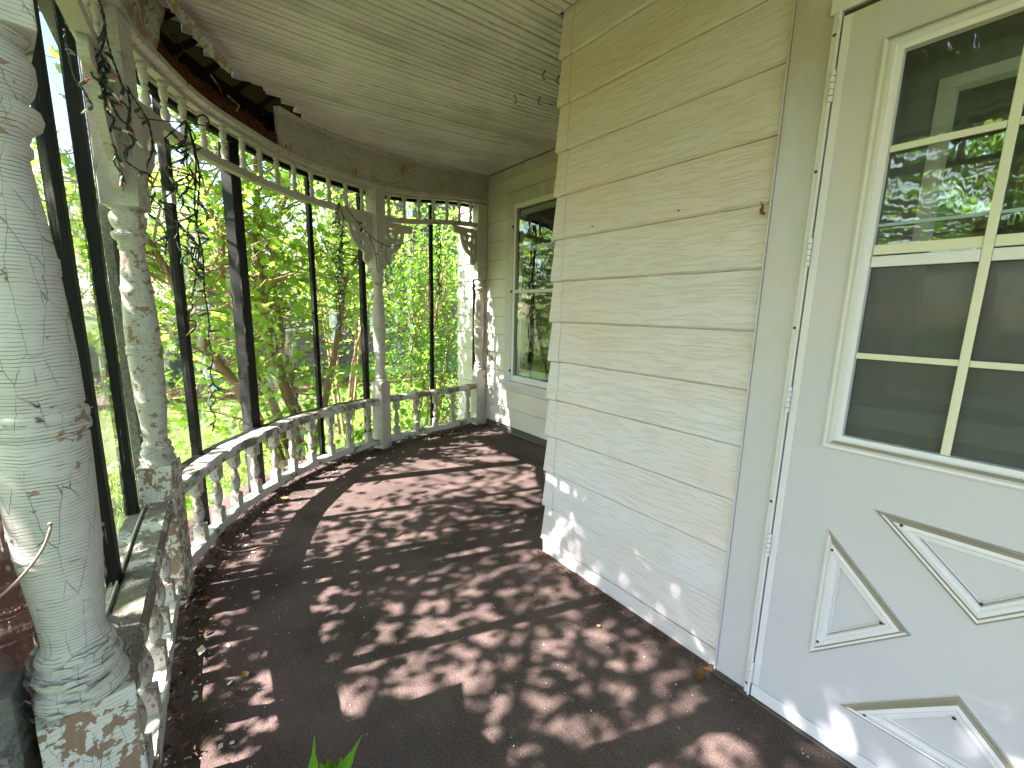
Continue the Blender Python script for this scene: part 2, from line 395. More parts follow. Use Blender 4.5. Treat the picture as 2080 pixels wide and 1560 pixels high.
# ------------------------------------------------------------------ plan of the porch
class Path:
    def __init__(s, pts, sub=70):
        s.p = [Vector((q[0], q[1])) for q in crspline([(a, b, 0) for a, b in pts], sub)]
        s.s = [0]
        for a, b in zip(s.p, s.p[1:]): s.s.append(s.s[-1]+(b-a).length)
    def at(s, t):
        t = max(0, min(t, s.s[-1])); i = np.searchsorted(s.s, t, side='right')-1; i = min(max(i, 0), len(s.p)-2)
        f = (t-s.s[i])/(s.s[i+1]-s.s[i]); return s.p[i].lerp(s.p[i+1], f)
    def tan(s, t): return (s.at(t+.03)-s.at(t-.03)).normalized()
    def off(s, t, n):
        d = s.tan(t); return s.at(t)+Vector((-d.y, d.x))*n
    def near(s, x, y): return s.s[min(range(len(s.p)), key=lambda i: (s.p[i]-Vector((x, y))).length)]
CPTS = [(-2.4, .12), (-.9, .17), (.1, .20), (.975, .205), (1.6, .18), (2.305, .135), (2.62, .03), (2.96, -.14), (3.25, -.38), (3.5, -.63), (3.70, -.95), (3.88, -1.45), (3.965, -1.85), (4.015, -2.28), (4.105, -2.72), (4.13, -2.90)]
PA = Path(CPTS)
S0, S1, S2, S3 = PA.near(.975, .205), PA.near(2.305, .135), PA.near(3.88, -1.45), PA.near(4.105, -2.72)
def sm(t): t = max(0, min(1, t)); return t*t*(3-2*t)
def rise(y): return .13*sm((-1.4-y)/1.35)
def ceilz(y): return float(np.interp(y, [-2.9, -2.79, -2.05, -1.3, -.8, 0, .6], [2.815, 2.81, 2.735, 2.695, 2.67, 2.65, 2.64]))
def sweep(t0, t1, prof, zf=None, step=.05, bm=None, jit=None):
    "prof = closed list of (offset outward, z)"
    bm = bm or bmesh.new(); n = max(2, int(abs(t1-t0)/step)+1); rings = []
    for i in range(n):
        t = t0+(t1-t0)*i/(n-1); q = PA.off(t, 0).y; dz = zf(q) if zf else 0
        rings.append([])
        for k, (o, z) in enumerate(prof):
            p = PA.off(t, o); jj = jit(t, k) if jit else 0
            rings[-1].append(bm.verts.new((p.x, p.y, z+dz+jj)))
    m = len(prof)
    for a, b in zip(rings, rings[1:]):
        for k in range(m): bm.faces.new((a[k], a[(k+1) % m], b[(k+1) % m], b[k]))
    bm.faces.new(rings[0][::-1]); bm.faces.new(rings[-1]); return bm
WN, WF, WC = -1.503, -2.787, 1.594     # near wall face, window wall face, house corner x

# ================================================================== SETTING
# lawn
me = bpy.data.meshes.new('lawn'); G = -.62
gx = np.concatenate([np.linspace(-120, -12, 6), np.linspace(-10, 24, 69), np.linspace(28, 160, 8)]); gy = np.concatenate([np.linspace(-140, -14, 6), np.linspace(-12, 16, 57), np.linspace(20, 140, 7)])
V = [(x, y, G+.05*math.sin(x*.9)*math.cos(y*.7)*(1 if abs(x) < 30 else 0)) for x in gx for y in gy]; ny = len(gy)
F = [(i*ny+j, (i+1)*ny+j, (i+1)*ny+j+1, i*ny+j+1) for i in range(len(gx)-1) for j in range(ny-1)]
me.from_pydata(V, [], F); lawn = put('lawn', me, 'lawn', smooth=True); tag(lawn, kind='structure')
# grass blades
def scatter(name, P, S, rotm, templ, faces, mat, parent=None, tint=None, kind=None):
    """P (n,3), S (n,), rotm (n,3,3): copies of one small shape joined in one mesh"""
    n = len(P); k = len(templ); T = np.asarray(templ, float)
    verts = np.einsum('nij,kj->nki', rotm, T)*S[:, None, None]+P[:, None, :]
    me = bpy.data.meshes.new(name); verts = verts.reshape(-1, 3)
    if parent is not None:
        Mi = np.array(wmat(parent).inverted()); verts = verts @ Mi[:3, :3].T+Mi[:3, 3]
    f = np.asarray(faces); nf = len(f); fa = (f[None]+(np.arange(n)*k)[:, None, None]).reshape(-1)
    me.vertices.add(n*k); me.vertices.foreach_set('co', verts.astype(np.float32).ravel())
    me.loops.add(n*nf*3); me.loops.foreach_set('vertex_index', fa.astype(np.int32))
    me.polygons.add(n*nf); me.polygons.foreach_set('loop_start', np.arange(0, n*nf*3, 3, dtype=np.int32)); me.polygons.foreach_set('loop_total', np.full(n*nf, 3, dtype=np.int32))
    me.update(calc_edges=True)
    at_ = me.attributes.new('tint', 'FLOAT', 'POINT'); tt = rng.random(n) if tint is None else tint
    at_.data.foreach_set('value', np.repeat(tt, k).astype(np.float32))
    me.materials.append(MATS[mat]); o = bpy.data.objects.new(name, me); COL.objects.link(o)
    if parent is not None: o.parent = parent
    if kind: o['kind'] = kind
    return o
def rotations(n, tilt=1.0, normals=None):
    "random frames; z axis = leaf normal"
    if normals is None:
        nz = rng.normal(size=(n, 3))*tilt+np.array([0, 0, 1.0])
    else: nz = normals
    nz /= np.linalg.norm(nz, axis=1)[:, None]; a = rng.normal(size=(n, 3)); x = np.cross(a, nz); x /= np.linalg.norm(x, axis=1)[:, None]; y = np.cross(nz, x)
    return np.stack([x, y, nz], axis=2)
n = 70000
P = np.stack([4.2+rng.random(n)**1.3*9.5, -8+rng.random(n)*13, np.full(n, G-.02)], 1)
P = P[(P[:, 0] > 4.3) & ~((P[:, 1] < -2.6) & (P[:, 0] < 4.8))]; n = len(P)
scatter('grass', P, .05+.06*rng.random(n), rotations(n, .45), [(-.09, 0, 0), (.09, 0, 0), (.12, .1, 1)], [(0, 1, 2)], 'leaf_far', kind='stuff')

# porch floor (carpeted deck)
bm = bmesh.new()
outer = [PA.off(t, .30) for t in np.linspace(0, PA.s[-1], 70)]
poly = [(p.x, p.y) for p in outer]+[(4.30, -2.80), (WC-.01, -2.80), (WC-.01, WN-.03), (-2.4, WN-.03)]
top = [bm.verts.new((x, y, 0)) for x, y in poly]; bot = [bm.verts.new((x, y, -.09)) for x, y in poly]
bm.faces.new(top); bm.faces.new(bot[::-1])
for i in range(len(poly)): bm.faces.new((top[i], bot[i], bot[(i+1) % len(poly)], top[(i+1) % len(poly)]))
bmesh.ops.triangulate(bm, faces=[f for f in bm.faces if len(f.verts) > 4])
fl = put('porch_floor', bm, 'carpet'); tag(fl, kind='structure')
put('deck_skirt', sweep(0, PA.s[-1]-.05, [(.26, -.60), (.29, -.60), (.29, -.095), (.26, -.095)]), 'grey_weathered', fl)

# porch ceiling of beadboards
ceil = put('porch_ceiling', B(-2.4, 4.2, -2.9, .32, 2.86, 2.90), 'cavity_wood'); tag(ceil, kind='structure')
def y_outer(x):
    i0 = PA.near(.5, .2); best = None
    for t in np.linspace(0, S3+.1, 260):
        p = PA.off(t, -.062)
        if p.x <= x: best = p.y
    return best if best is not None else .13
bw = .0865; x = -1.75; idx = 0
while x < 4.06:
    y1 = y_outer(x+bw/2)-.004; y0 = (WN+.004) if x < WC-.04 else WF+.006
    if 3.14 < x < 3.48: y1 -= .13*math.sin((x-3.10)/.42*PI)+random.uniform(0, .02)
    if y1-y0 > .08:
        segs = [(y0, y1)]
        if random.random() < .35 and y1-y0 > 1.4:
            c = random.uniform(y0+.5, y1-.4); segs = [(y0, c-.0012), (c+.0012, y1)]
        for a, b in segs:
            bm = bmesh.new(); g = .0042; sag = random.uniform(0, .004) if idx % 7 else .009
            tw = random.uniform(-.0015, .0015)
            cs = [(g, .020), (g, .004), (g+.004, 0), (.036, 0), (.0375, .010), (.041, .001), (.0455, .001), (.0490, .010), (.0505, 0), (bw-g-.004, 0), (bw-g, .004), (bw-g, .020)]
            rings = []; m = max(3, int((b-a)/.22)+2)
            for i in range(m):
                y = a+(b-a)*i/(m-1); z = ceilz(y)-sag*math.sin(PI*(y-y0)/(y1-y0))**1
                rings.append([bm.verts.new((x+u, y, z+w+tw*(u/bw-.5)*2)) for u, w in cs])
            for q, r_ in zip(rings, rings[1:]):
                for k in range(len(cs)): bm.faces.new((q[k], q[(k+1) % len(cs)], r_[(k+1) % len(cs)], r_[k]))
            bm.faces.new(rings[0][::-1]); bm.faces.new(rings[-1])
            if b == y1 and y1 < y_outer(x+bw/2)-.03:      # splintered end
                sl_ = random.uniform(-.4, .4)
                for v in rings[-1]: v.co.y += sl_*(v.co.x-x-bw/2)+random.uniform(-.004, .004)
            put('ceiling_board', bm, 'ceiling_paint', ceil)
    x += bw; idx += 1
# roof above the porch and the house
rf = thing('house_roof', 'dark shingle roof over the porch and house above the ceiling', 'roof', (0, -2, 3.2))
bm = bmesh.new(); box(bm, -2.6, 4.42, -6, .50, 3.02, 3.14); put('roof_deck', bm, 'roof_shingle', rf)

# ================================================================== BEAM OVER THE POSTS
beam = thing('porch_beam', 'curved white porch beam with a rotted hole beside the string lights', 'beam', (2.3, .13, 2.4))
BZ = 2.39
def bz(y): return rise(y)
H0, H1 = PA.near(2.60, .03), PA.near(3.46, -.56)
def jag(t, k): return 0
def fascia(t0, t1, o0, o1, jag0=0, jag1=0, z0=None, zt=None):
    bm = bmesh.new(); n = max(3, int((t1-t0)/.03)); rings = []
    for i in range(n+1):
        t = t0+(t1-t0)*i/n; y = PA.at(t).y; rings.append([])
        for o in (o0, o1):
            p = PA.off(t, o); zb = (BZ if z0 is None else z0)+bz(y); zz = ceilz(p.y)+.0+.0 if zt is None else zt+bz(y)
            if i > n-4 and jag1: zb += (i-n+4)*.03*jag1+random.uniform(0, .05)*jag1
            if i < 4 and jag0: zb += (4-i)*.01*jag0+random.uniform(0, .02)*jag0
            rings[-1] += [bm.verts.new((p.x, p.y, min(zb, zz-.004))), bm.verts.new((p.x, p.y, zz))]
    for a, b in zip(rings, rings[1:]):
        for k in ((0, 1), (1, 3), (3, 2), (2, 0)): bm.faces.new((a[k[0]], a[k[1]], b[k[1]], b[k[0]]))
    bm.faces.new((rings[0][0], rings[0][1], rings[0][3], rings[0][2])); bm.faces.new((rings[-1][2], rings[-1][3], rings[-1][1], rings[-1][0])); return bm
put('inner_fascia', fascia(0, H0+.10, -.062, -.045, jag1=1.6, z0=BZ+.03), 'rot_paint', beam)
put('inner_fascia', fascia(H1, S3+.14, -.062, -.045, z0=BZ+.03), 'beam_paint', beam)
put('outer_fascia', fascia(0, S3+.14, .05, .07, z0=BZ-.01), 'beam_paint', beam)
put('shade_liner', fascia(H0-.3, H1+.3, .042, .048, z0=BZ+.03), 'cavity_wood', beam)  # near-black sheet added behind the hole so it reads as deep shade
put('beam_bottom', sweep(0, S3+.14, [(-.068, BZ), (.072, BZ), (.072, BZ+.028), (-.068, BZ+.028)], bz), 'frieze_paint', beam)
def rj(t, k): return .012*math.sin(t*37+k)+.01*math.sin(t*91+2*k) if k in (2, 3) else 0
put('rotten_strip', sweep(H0-.05, H1+.02, [(-.058, BZ+.030), (-.02, BZ+.030), (-.018, BZ+.085), (-.054, BZ+.10)], bz, .02, jit=rj), 'rotten_wood', beam)
put('rotten_strip', sweep(H0, H1-.05, [(.0, BZ+.03), (.03, BZ+.03), (.03, BZ+.17), (.0, BZ+.15)], bz, .02, jit=rj), 'rotten_wood', beam)
for t in np.linspace(H0+.12, H1-.1, 5):
    p = PA.off(t, .0); q = PA.off(t+.03, -.30); bm = tube([(p.x, p.y, BZ+.22), (q.x, q.y, BZ+.42)], .02, 4); put('rafter_end', bm, 'cavity_wood', beam)
# loose strips of torn wood hanging in the hole
for i in range(9):
    t = random.uniform(H0+.1, H1-.05); p = PA.off(t, random.uniform(-.05, .03)); z = BZ+random.uniform(.12, .24)
    pts = [(p.x, p.y, z), (p.x+random.uniform(-.05, .05), p.y+random.uniform(-.05, .05), z-.05), (p.x+random.uniform(-.1, .1), p.y+random.uniform(-.08, .08), z-random.uniform(.06, .12))]
    put('wood_splinter', tube(pts, [.006, .004, .001], 4), random.choice(['rotten_wood', 'cavity_wood', 'rot_paint']), beam)
# cove moulding along the ceiling edge
def cove(t0, t1, drop=0):
    bm = bmesh.new(); n = int((t1-t0)/.04)+2; rings = []
    for i in range(n):
        t = t0+(t1-t0)*i/(n-1); f = i/(n-1); rings.append([])
        for o, z in ((-.064, -.034), (-.072, -.034), (-.080, -.016), (-.094, -.004), (-.094, .0), (-.064, .0)):
            p = PA.off(t, o-drop*.10*f**2); rings[-1].append(bm.verts.new((p.x, p.y, ceilz(p.y)-.002+z-drop*.05*f**2)))
    for a, b in zip(rings, rings[1:]):
        for k in range(6): bm.faces.new((a[k], a[(k+1) % 6], b[(k+1) % 6], b[k]))
    bm.faces.new(rings[0][::-1]); bm.faces.new(rings[-1]); return bm
put('cove_moulding', cove(0, PA.near(3.02, -.18), 1), 'rot_paint', beam)
put('cove_moulding', cove(H1, S3+.1), 'beam_paint', beam)
put('bottom_bead', sweep(H1, S3+.14, [(-.063, BZ+.029), (-.076, BZ+.031), (-.076, BZ+.042), (-.063, BZ+.048)], bz), 'beam_paint', beam)

# ================================================================== TURNED POSTS
BLK = .059
prof = [(.034, .640), (.057, .648), (.061, .660), (.0615, .672), (.057, .686), (.050, .690), (.0545, .697), (.058, .708), (.0545, .720), (.0465, .726), (.050, .733), (.0515, .742), (.0475, .752), (.0415, .759), (.0405, .775), (.0425, .81),
        (.0465, .86), (.0515, .925), (.0515, .928), (.0530, .932), (.0530, .936), (.0522, .939), (.0540, 1.0), (.0560, 1.08), (.0568, 1.122), (.0545, 1.125), (.0545, 1.129), (.0600, 1.133), (.0608, 1.140), (.0598, 1.147), (.0562, 1.149), (.0598, 1.152), (.0608, 1.159), (.0600, 1.166), (.0545, 1.170), (.0545, 1.174), (.0568, 1.177), (.0560, 1.25), (.0530, 1.33), (.0505, 1.375), (.0520, 1.379), (.0522, 1.402), (.0498, 1.406), (.0450, 1.46), (.0375, 1.535), (.0372, 1.545),
        (.0420, 1.549), (.0425, 1.560), (.0390, 1.566), (.0440, 1.580), (.0550, 1.590), (.0585, 1.602), (.0560, 1.612), (.0450, 1.618), (.0450, 1.624), (.0520, 1.636), (.0570, 1.656), (.0570, 1.674), (.0500, 1.690), (.0450, 1.695), (.0450, 1.699), (.0570, 1.701), (.0580, 1.706), (.034, 1.709)]
BLK = .060
def turned_post(x, y, rz, label, mats, topz):
    t = thing('turned_post', label, 'post', (x, y, 0), rz, 'turned porch posts holding up the beam')
    put('base_block', B(-BLK, BLK, -BLK, BLK, 0, .658, bev=.003), mats[0], t, local=True)
    put('shaft', lathe(prof, 48), mats[1], t, local=True, smooth=True)
    put('top_block', B(-BLK, BLK, -BLK, BLK, 1.706, topz, bev=.003), mats[2], t, local=True)
    return t
def shift_at(x, y): return rise(y)
p0 = turned_post(.972, .196, R(13), 'nearest white turned post with crackled paint and peeling rings', ('block_paint', 'post_paint_near', 'post_paint_near') if False else ('block_paint', 'post_paint', 'post_paint'), BZ)
p1 = turned_post(2.305, .135, R(-15.5), 'white turned post wrapped in string lights with bare brown base block', ('block_paint', 'post_paint_worn', 'post_paint'), BZ)
p2 = turned_post(3.88, -1.45, R(-62), 'white turned post standing between two curved railing sections', ('frieze_paint', 'frieze_paint', 'frieze_paint'), BZ+.01)
p3 = turned_post(4.105, -2.722, R(0), 'white turned post standing against the house wall beside the window', ('frieze_paint', 'frieze_paint', 'frieze_paint'), BZ+.12)

# ================================================================== RAILINGS
HZ = .50
bprof = smoothprof([(.015, .176), (.0235, .178), (.0235, .184), (.014, .190), (.0165, .20), (.024, .225), (.0265, .25), (.023, .285), (.0155, .32), (.0125, .338), (.0205, .343), (.0205, .350), (.013, .354), (.013, .358)], 2)
def baluster_meshes():
    a = bmesh.new(); box(a, -.0255, .0255, -.0255, .0255, .096, .178, bev=.002)
    box(a, -.0255, .0255, -.0255, .0255, .356, .442, bev=.002)
    lt = lathe(bprof, 14); me_ = bpy.data.meshes.new('t'); lt.to_mesh(me_); lt.free(); a.from_mesh(me_)
    me2 = bpy.data.meshes.new('baluster'); bmesh.ops.recalc_face_normals(a, faces=a.faces); a.to_mesh(me2); a.free(); me2.materials.append(MATS['baluster_paint'])
    return me2
BALM = baluster_meshes()
def railing(t0, t1, nb, label, hw, mat, inner=0, group='white balustrade sections round the porch'):
    m = PA.at((t0+t1)/2); t = thing('porch_railing', label, 'railing', (m.x, m.y, 0), 0, group)
    a, b = t0+.058, t1-.058
    def hj(tt, k): return .0025*math.sin(tt*23+k*2)+.0015*math.sin(tt*61+k)
    w = hw; put('handrail', sweep(a, b, [(-w+.008+inner, .443), (-w+inner, .452), (-w+inner, .488), (-w+.01+inner, HZ), (w-.01, HZ+.001), (w, .488), (w, .452), (w-.008, .443)], None, .04, jit=hj), mat, t)
    put('bottom_rail', sweep(a, b, [(-.034, .045), (.034, .045), (.034, .092), (.028, .096), (-.028, .096), (-.034, .090)], None, .05, jit=hj), 'rail_paint', t)
    for i in range(nb):
        s = a+(b-a)*(i+.5)/nb; p = PA.at(s); d = PA.tan(s)
        o = bpy.data.objects.new('baluster', BALM); COL.objects.link(o); o.parent = t
        o.location = (p.x-m.x, p.y-m.y, random.uniform(-.001, .001)); o.rotation_euler = (random.uniform(-.02, .02), random.uniform(-.02, .02), math.atan2(d.y, d.x)+random.uniform(-.05, .05))
    return t
def railing_label(*a, **k): return railing(*a, **k)
ra = railing(S0, S1, 6, 'short straight balustrade between the nearest post and the lit post', .042, 'handrail_wood')
rb = railing(S1, S2, 11, 'long curved balustrade with eleven balusters and weathered grey handrail', .050, 'handrail_far')
rc = railing(S2, S3, 5, 'far balustrade with five balusters ending at the house wall', .035, 'handrail_far')

# outer screen frame: ledges, black posts, clear sheets
led = thing('screen_ledge', 'weathered outer ledge beside the near handrail carrying black screen bars', 'ledge', (1.6, .25, 0))
put('ledge_board', sweep(S0-.9, S1-.03, [(.052, .445), (.100, .445), (.100, .488), (.052, .488)], None, .06), 'handrail_wood', led)
put('ledge_strip', sweep(S0-.02, S1-.06, [(.0455, .462), (.0505, .462), (.0505, .505), (.0455, .505)], None, .06), 'rail_paint', led)
led2 = thing('screen_ledge', 'black outer frame strip running along the curved handrail', 'ledge', (3.1, -.1, 0))
put('ledge_board', sweep(S1+.10, S2-.09, [(.054, .452), (.098, .452), (.098, .497), (.054, .497)], None, .05), 'black_paint', led2)
tb = thing('screen_header', 'thin black header strip of the screen frame behind the spindles', 'header strip', (3.1, -.1, BZ))
put('header_strip', sweep(S0-1, S3, [(.075, BZ-.035), (.115, BZ-.035), (.115, BZ+.01), (.075, BZ+.01)], bz, .06), 'black_paint', tb)
BG = 'black vertical bars of the clear sheet screen'
def bar(x, y, w, z0, z1, label, mat='black_paint', d=None, name='screen_bar'):
    s = PA.near(x, y); tn = PA.tan(s); d = d or w
    M = Matrix.Translation((x, y, 0)) @ Matrix.Rotation(math.atan2(tn.y, tn.x), 4, 'Z')
    o = put(name, B(-w/2, w/2, -d/2, d/2, z0, z1, bev=.002, M=M), mat)
    return tag(o, label, 'screen bar', BG if mat == 'black_paint' else None)
zt = BZ-.036
bar(1.66, .235, .048, .489, zt, 'black bar on the ledge, nearest to the camera, right of the nearest post', d=.032)
bar(2.215, .231, .045, .489, zt, 'black bar touching the outside of the post with string lights', d=.038)
bar(2.43, .205, .05, -.08, zt, 'dark grey weathered bar just behind the post with string lights', 'grey_weathered', d=.032, name='weathered_bar')
bar(2.90, .0, .040, -.08, zt, 'slim black bar behind the hanging tangle of string lights')
bar(3.395, -.325, .089, -.08, zt+.0, 'thickest black screen post, behind the middle of the curved handrail', d=.07)
bar(3.80, -.875, .034, -.08, zt, 'slim black bar right of the thickest black post')
bar(3.985, -1.345, .045, -.08, zt, 'black bar touching the left side of the middle white post')
bar(4.085, -2.10, .034, -.08, zt+.05, 'slim black bar halfway between the two farthest white posts')
bar(4.215, -2.735, .04, .0, zt+.11, 'black bar squeezed behind the farthest white post')
bar(.96, .30, .07, -.1, .72, 'dark weathered board outside the nearest post, at the left edge', 'grey_weathered', name='weathered_bar')
# clear plastic sheets
def sheet(t0, t1, label, off=.089, z0=.5, off1=None):
    bm = bmesh.new(); n = max(3, int((t1-t0)/.06)); m = 16; g = []
    for i in range(n+1):
        t = t0+(t1-t0)*i/n; g.append([])
        for j in range(m+1):
            z = z0+(zt-z0)*j/m; w = .003*math.sin(t*7+z*1.3)*math.sin(z*2.1+t*2)
            if i in (0, n): w = 0
            p = PA.off(t, off+((off1 or off)-off)*i/n+w); g[-1].append(bm.verts.new((p.x, p.y, z+rise(p.y))))
    for i in range(n):
        for j in range(m): bm.faces.new((g[i][j], g[i+1][j], g[i+1][j+1], g[i][j+1]))
    o = put('clear_sheet', bm, 'clear_vinyl', smooth=True); return tag(o, label, 'plastic sheet', 'clear plastic sheets stretched between the bars')
q = lambda x, y: PA.near(x, y)
sheet(S0-.55, q(1.63, .2), 'clear plastic sheet behind the nearest white post', off=.055)
sheet(q(1.68, .2), q(2.19, .2), 'narrow clear plastic sheet between the two nearest black bars', off=.055, off1=.082)
HB = .006
sheet(q(2.43, .205)+.03, q(2.90, .0)-.02-HB, 'clear plastic sheet right of the post with string lights', z0=.05)
sheet(q(2.90, .0)+.02+HB, q(3.395, -.325)-.045-HB, 'clear plastic sheet left of the thickest black post', z0=.05)
sheet(q(3.395, -.325)+.045+HB, q(3.80, -.875)-.017-HB, 'clear plastic sheet right of the thickest black post', z0=.05)
sheet(q(3.80, -.875)+.017+HB, q(3.985, -1.345)-.023-HB, 'clear plastic sheet left of the middle white post', z0=.05)
sheet(q(3.985, -1.345)+.023+HB, q(4.085, -2.10)-.017-HB, 'clear plastic sheet right of the middle white post', z0=.05)
sheet(q(4.085, -2.10)+.017+HB, q(4.215, -2.735)-.02-HB, 'clear plastic sheet beside the farthest white post', z0=.05)

# ================================================================== SPINDLE FRIEZES
fprof = smoothprof([(.006, 0), (.0135, .002), (.0135, .014), (.008, .02), (.0125, .035), (.014, .05), (.011, .07), (.007, .082), (.012, .09), (.012, .096), (.007, .10), (.010, .115), (.013, .135), (.0135, .15), (.009, .165), (.015, .172), (.015, .19), (.008, .192)], 1)
lt = lathe([(r*1.38, z) for r, z in fprof], 10); SPM = bpy.data.meshes.new('spindle'); bmesh.ops.recalc_face_normals(lt, faces=lt.faces); lt.to_mesh(SPM); lt.free(); SPM.materials.append(MATS['frieze_paint'])
SPM.polygons.foreach_set('use_smooth', [True]*len(SPM.polygons))
def frieze(t0, t1, n, label):
    m = PA.at((t0+t1)/2); t = thing('spindle_frieze', label, 'frieze', (m.x, m.y, 2.2), 0, 'spindle friezes under the porch beam')
    a, b = t0+.06, t1-.06
    put('lower_rail', sweep(a, b, [(-.024, 2.135), (.024, 2.135), (.024, 2.178), (-.024, 2.178)], rise, .06), 'frieze_paint', t)
    put('upper_rail', sweep(a, b, [(-.020, 2.370), (.020, 2.370), (.020, 2.389), (-.020, 2.389)], rise, .06), 'frieze_paint', t)
    for i in range(n):
        s = a+(b-a)*(i+.5)/n; p = PA.at(s); o = bpy.data.objects.new('spindle', SPM); COL.objects.link(o); o.parent = t
        o.location = (p.x-m.x, p.y-m.y, 2.178+rise(p.y)-2.2); o.rotation_euler = (0, 0, random.uniform(0, 6))
    return t
frieze(0, S0, 10, 'spindle frieze running off the frame left of the nearest post')
frieze(S0, S1, 8, 'spindle frieze between the nearest post and the lit post')
frieze(S1, S2, 14, 'long curved spindle frieze below the rotted beam')
frieze(S2, S3, 7, 'short spindle frieze between the two farthest white posts')

# gingerbread brackets
bo = [(0, 0), (.33, 0), (.33, -.055), (.318, -.068), (.295, -.070), (.28, -.060), (.268, -.075), (.25, -.072), (.235, -.085), (.232, -.11), (.222, -.15), (.205, -.19), (.18, -.225), (.15, -.255), (.12, -.275), (.095, -.285), (.085, -.30), (.083, -.32), (.088, -.345), (.080, -.370), (.062, -.385), (.040, -.383), (.025, -.368), (.018, -.345), (.0, -.345)]
def tear(cx, cy_, L, w, ang):
    out = []
    for k in range(10):
        a = 2*PI*k/10; x_ = math.cos(a)*L/2; y_ = math.sin(a)*w/2*(1-.45*math.cos(a)); out.append((cx+x_*math.cos(ang)-y_*math.sin(ang), cy_+x_*math.sin(ang)+y_*math.cos(ang)))
    return out
bh = [tear(.105, -.055, .075, .024, 0), tear(.10, -.115, .062, .038, R(-50)), tear(.185, -.105, .075, .026, R(60)), tear(.042, -.125, .075, .022, R(90)), tear(.165, -.17, .03, .016, R(30)), tear(.11, -.205, .075, .030, R(50)), tear(.055, -.235, .05, .018, R(100))]
BRM = plate(bo, bh, .026, Matrix(((1, 0, 0, 0), (0, 0, 1, 0), (0, 1, 0, 0), (0, 0, 0, 1))), 'bracket'); BRM.materials.append(MATS['frieze_paint'])
def bracket(s, sgn, label):
    s0 = s+sgn*.0605; p = PA.at(s0); e = PA.at(s0+sgn*.33); ang = math.atan2(e.y-p.y, e.x-p.x)
    o = bpy.data.objects.new('corner_bracket', BRM); COL.objects.link(o); o.location = (p.x, p.y, 2.134+min(rise(p.y), rise(e.y))); o.rotation_euler = (0, 0, ang)
    return tag(o, label, 'bracket', 'pierced scroll brackets beside the posts')
bracket(S0, 1, 'scroll bracket right of the nearest post, at the top left corner')
bracket(S1, -1, 'scroll bracket left of the post wrapped in lights')
bracket(S1, 1, 'scroll bracket right of the post wrapped in lights')
bracket(S2, -1, 'pierced scroll bracket left of the middle white post')
bracket(S2, 1, 'pierced scroll bracket right of the middle white post')
bracket(S3, -1, 'pierced scroll bracket left of the farthest white post')

# ================================================================== HOUSE WALLS
CZ = [.075+.2032*k for k in range(14)]
def course(x0, x1, z0, face, mat, parent, ztop=None, lip=.0125):
    zt_ = z0+.2045 if ztop is None else min(z0+.2045, ztop); f = (zt_-z0)/.2045; base = face-.014
    pr = [(-.002, z0), (lip-.007, z0), (lip+.0015, z0+.0075), (lip-(lip-.001)*f, zt_), (-.002, zt_)]
    bm = bmesh.new(); n = max(2, int((x1-x0)/.25)+1); rings = []
    for i in range(n):
        xx = x0+(x1-x0)*i/(n-1); rings.append([bm.verts.new((xx, base+u+(.0012*math.sin(xx*5+z0*9) if k in (1, 2) else 0), z)) for k, (u, z) in enumerate(pr)])
    for a, b in zip(rings, rings[1:]):
        for k in range(5): bm.faces.new((a[k], a[(k+1) % 5], b[(k+1) % 5], b[k]))
    bm.faces.new(rings[0][::-1]); bm.faces.new(rings[-1]); return put('siding_panel', bm, mat, parent)
nw = thing('siding_wall', 'near house wall of wide embossed cream siding left of the door', 'wall', (1.1, WN, 0))
put('wall_body', B(.585, WC-.02, WN-.18, WN-.018, .0, 3.0), 'interior_dark', nw)
put('wall_body', B(-1.8, .585, WN-.30, WN-.16, 0, 3.0), 'interior_dark', nw)
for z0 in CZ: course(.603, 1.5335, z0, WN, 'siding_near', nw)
put('base_trim', B(.603, 1.5335, WN-.018, WN-.006, .0, .0745), 'siding_near', nw)
def cap(z0, z1, parent, cx, cyy, mat, low=False):
    bm = bmesh.new(); e = .004
    def ring(z, d): return [bm.verts.new((x_, y_, z)) for x_, y_ in ((cx-.072, cyy-.02), (cx-.072, cyy+d), (cx+.002+d, cyy+d), (cx+.002+d, cyy-.075), (cx-.02, cyy-.075), (cx-.02, cyy-.02))]
    rings = [ring(z0, -.003), ring(z0+.0075, .0035), ring(z1, -.0095)] if not low else [ring(z0, -.004), ring(z1, -.004)]
    for a, b in zip(rings, rings[1:]):
        for k in range(6): bm.faces.new((a[k], a[(k+1) % 6], b[(k+1) % 6], b[k]))
    bm.faces.new(rings[0][::-1]); bm.faces.new(rings[-1]); return put('corner_cap', bm, mat, parent)
for z0 in CZ: cap(z0-.003, z0+.2000, nw, WC+.008, WN, 'siding_near')
cap(0, .0715, nw, WC+.004, WN, 'siding_near', True)
# return wall (hidden round the corner)
rw = thing('return_wall', 'short return wall round the corner, seen only as the edge of the siding', 'wall', (WC, -2.1, 0))
put('wall_body', B(WC-.02, WC-.004, WF, WN-.08, 0, 3.0), 'siding_far', rw)
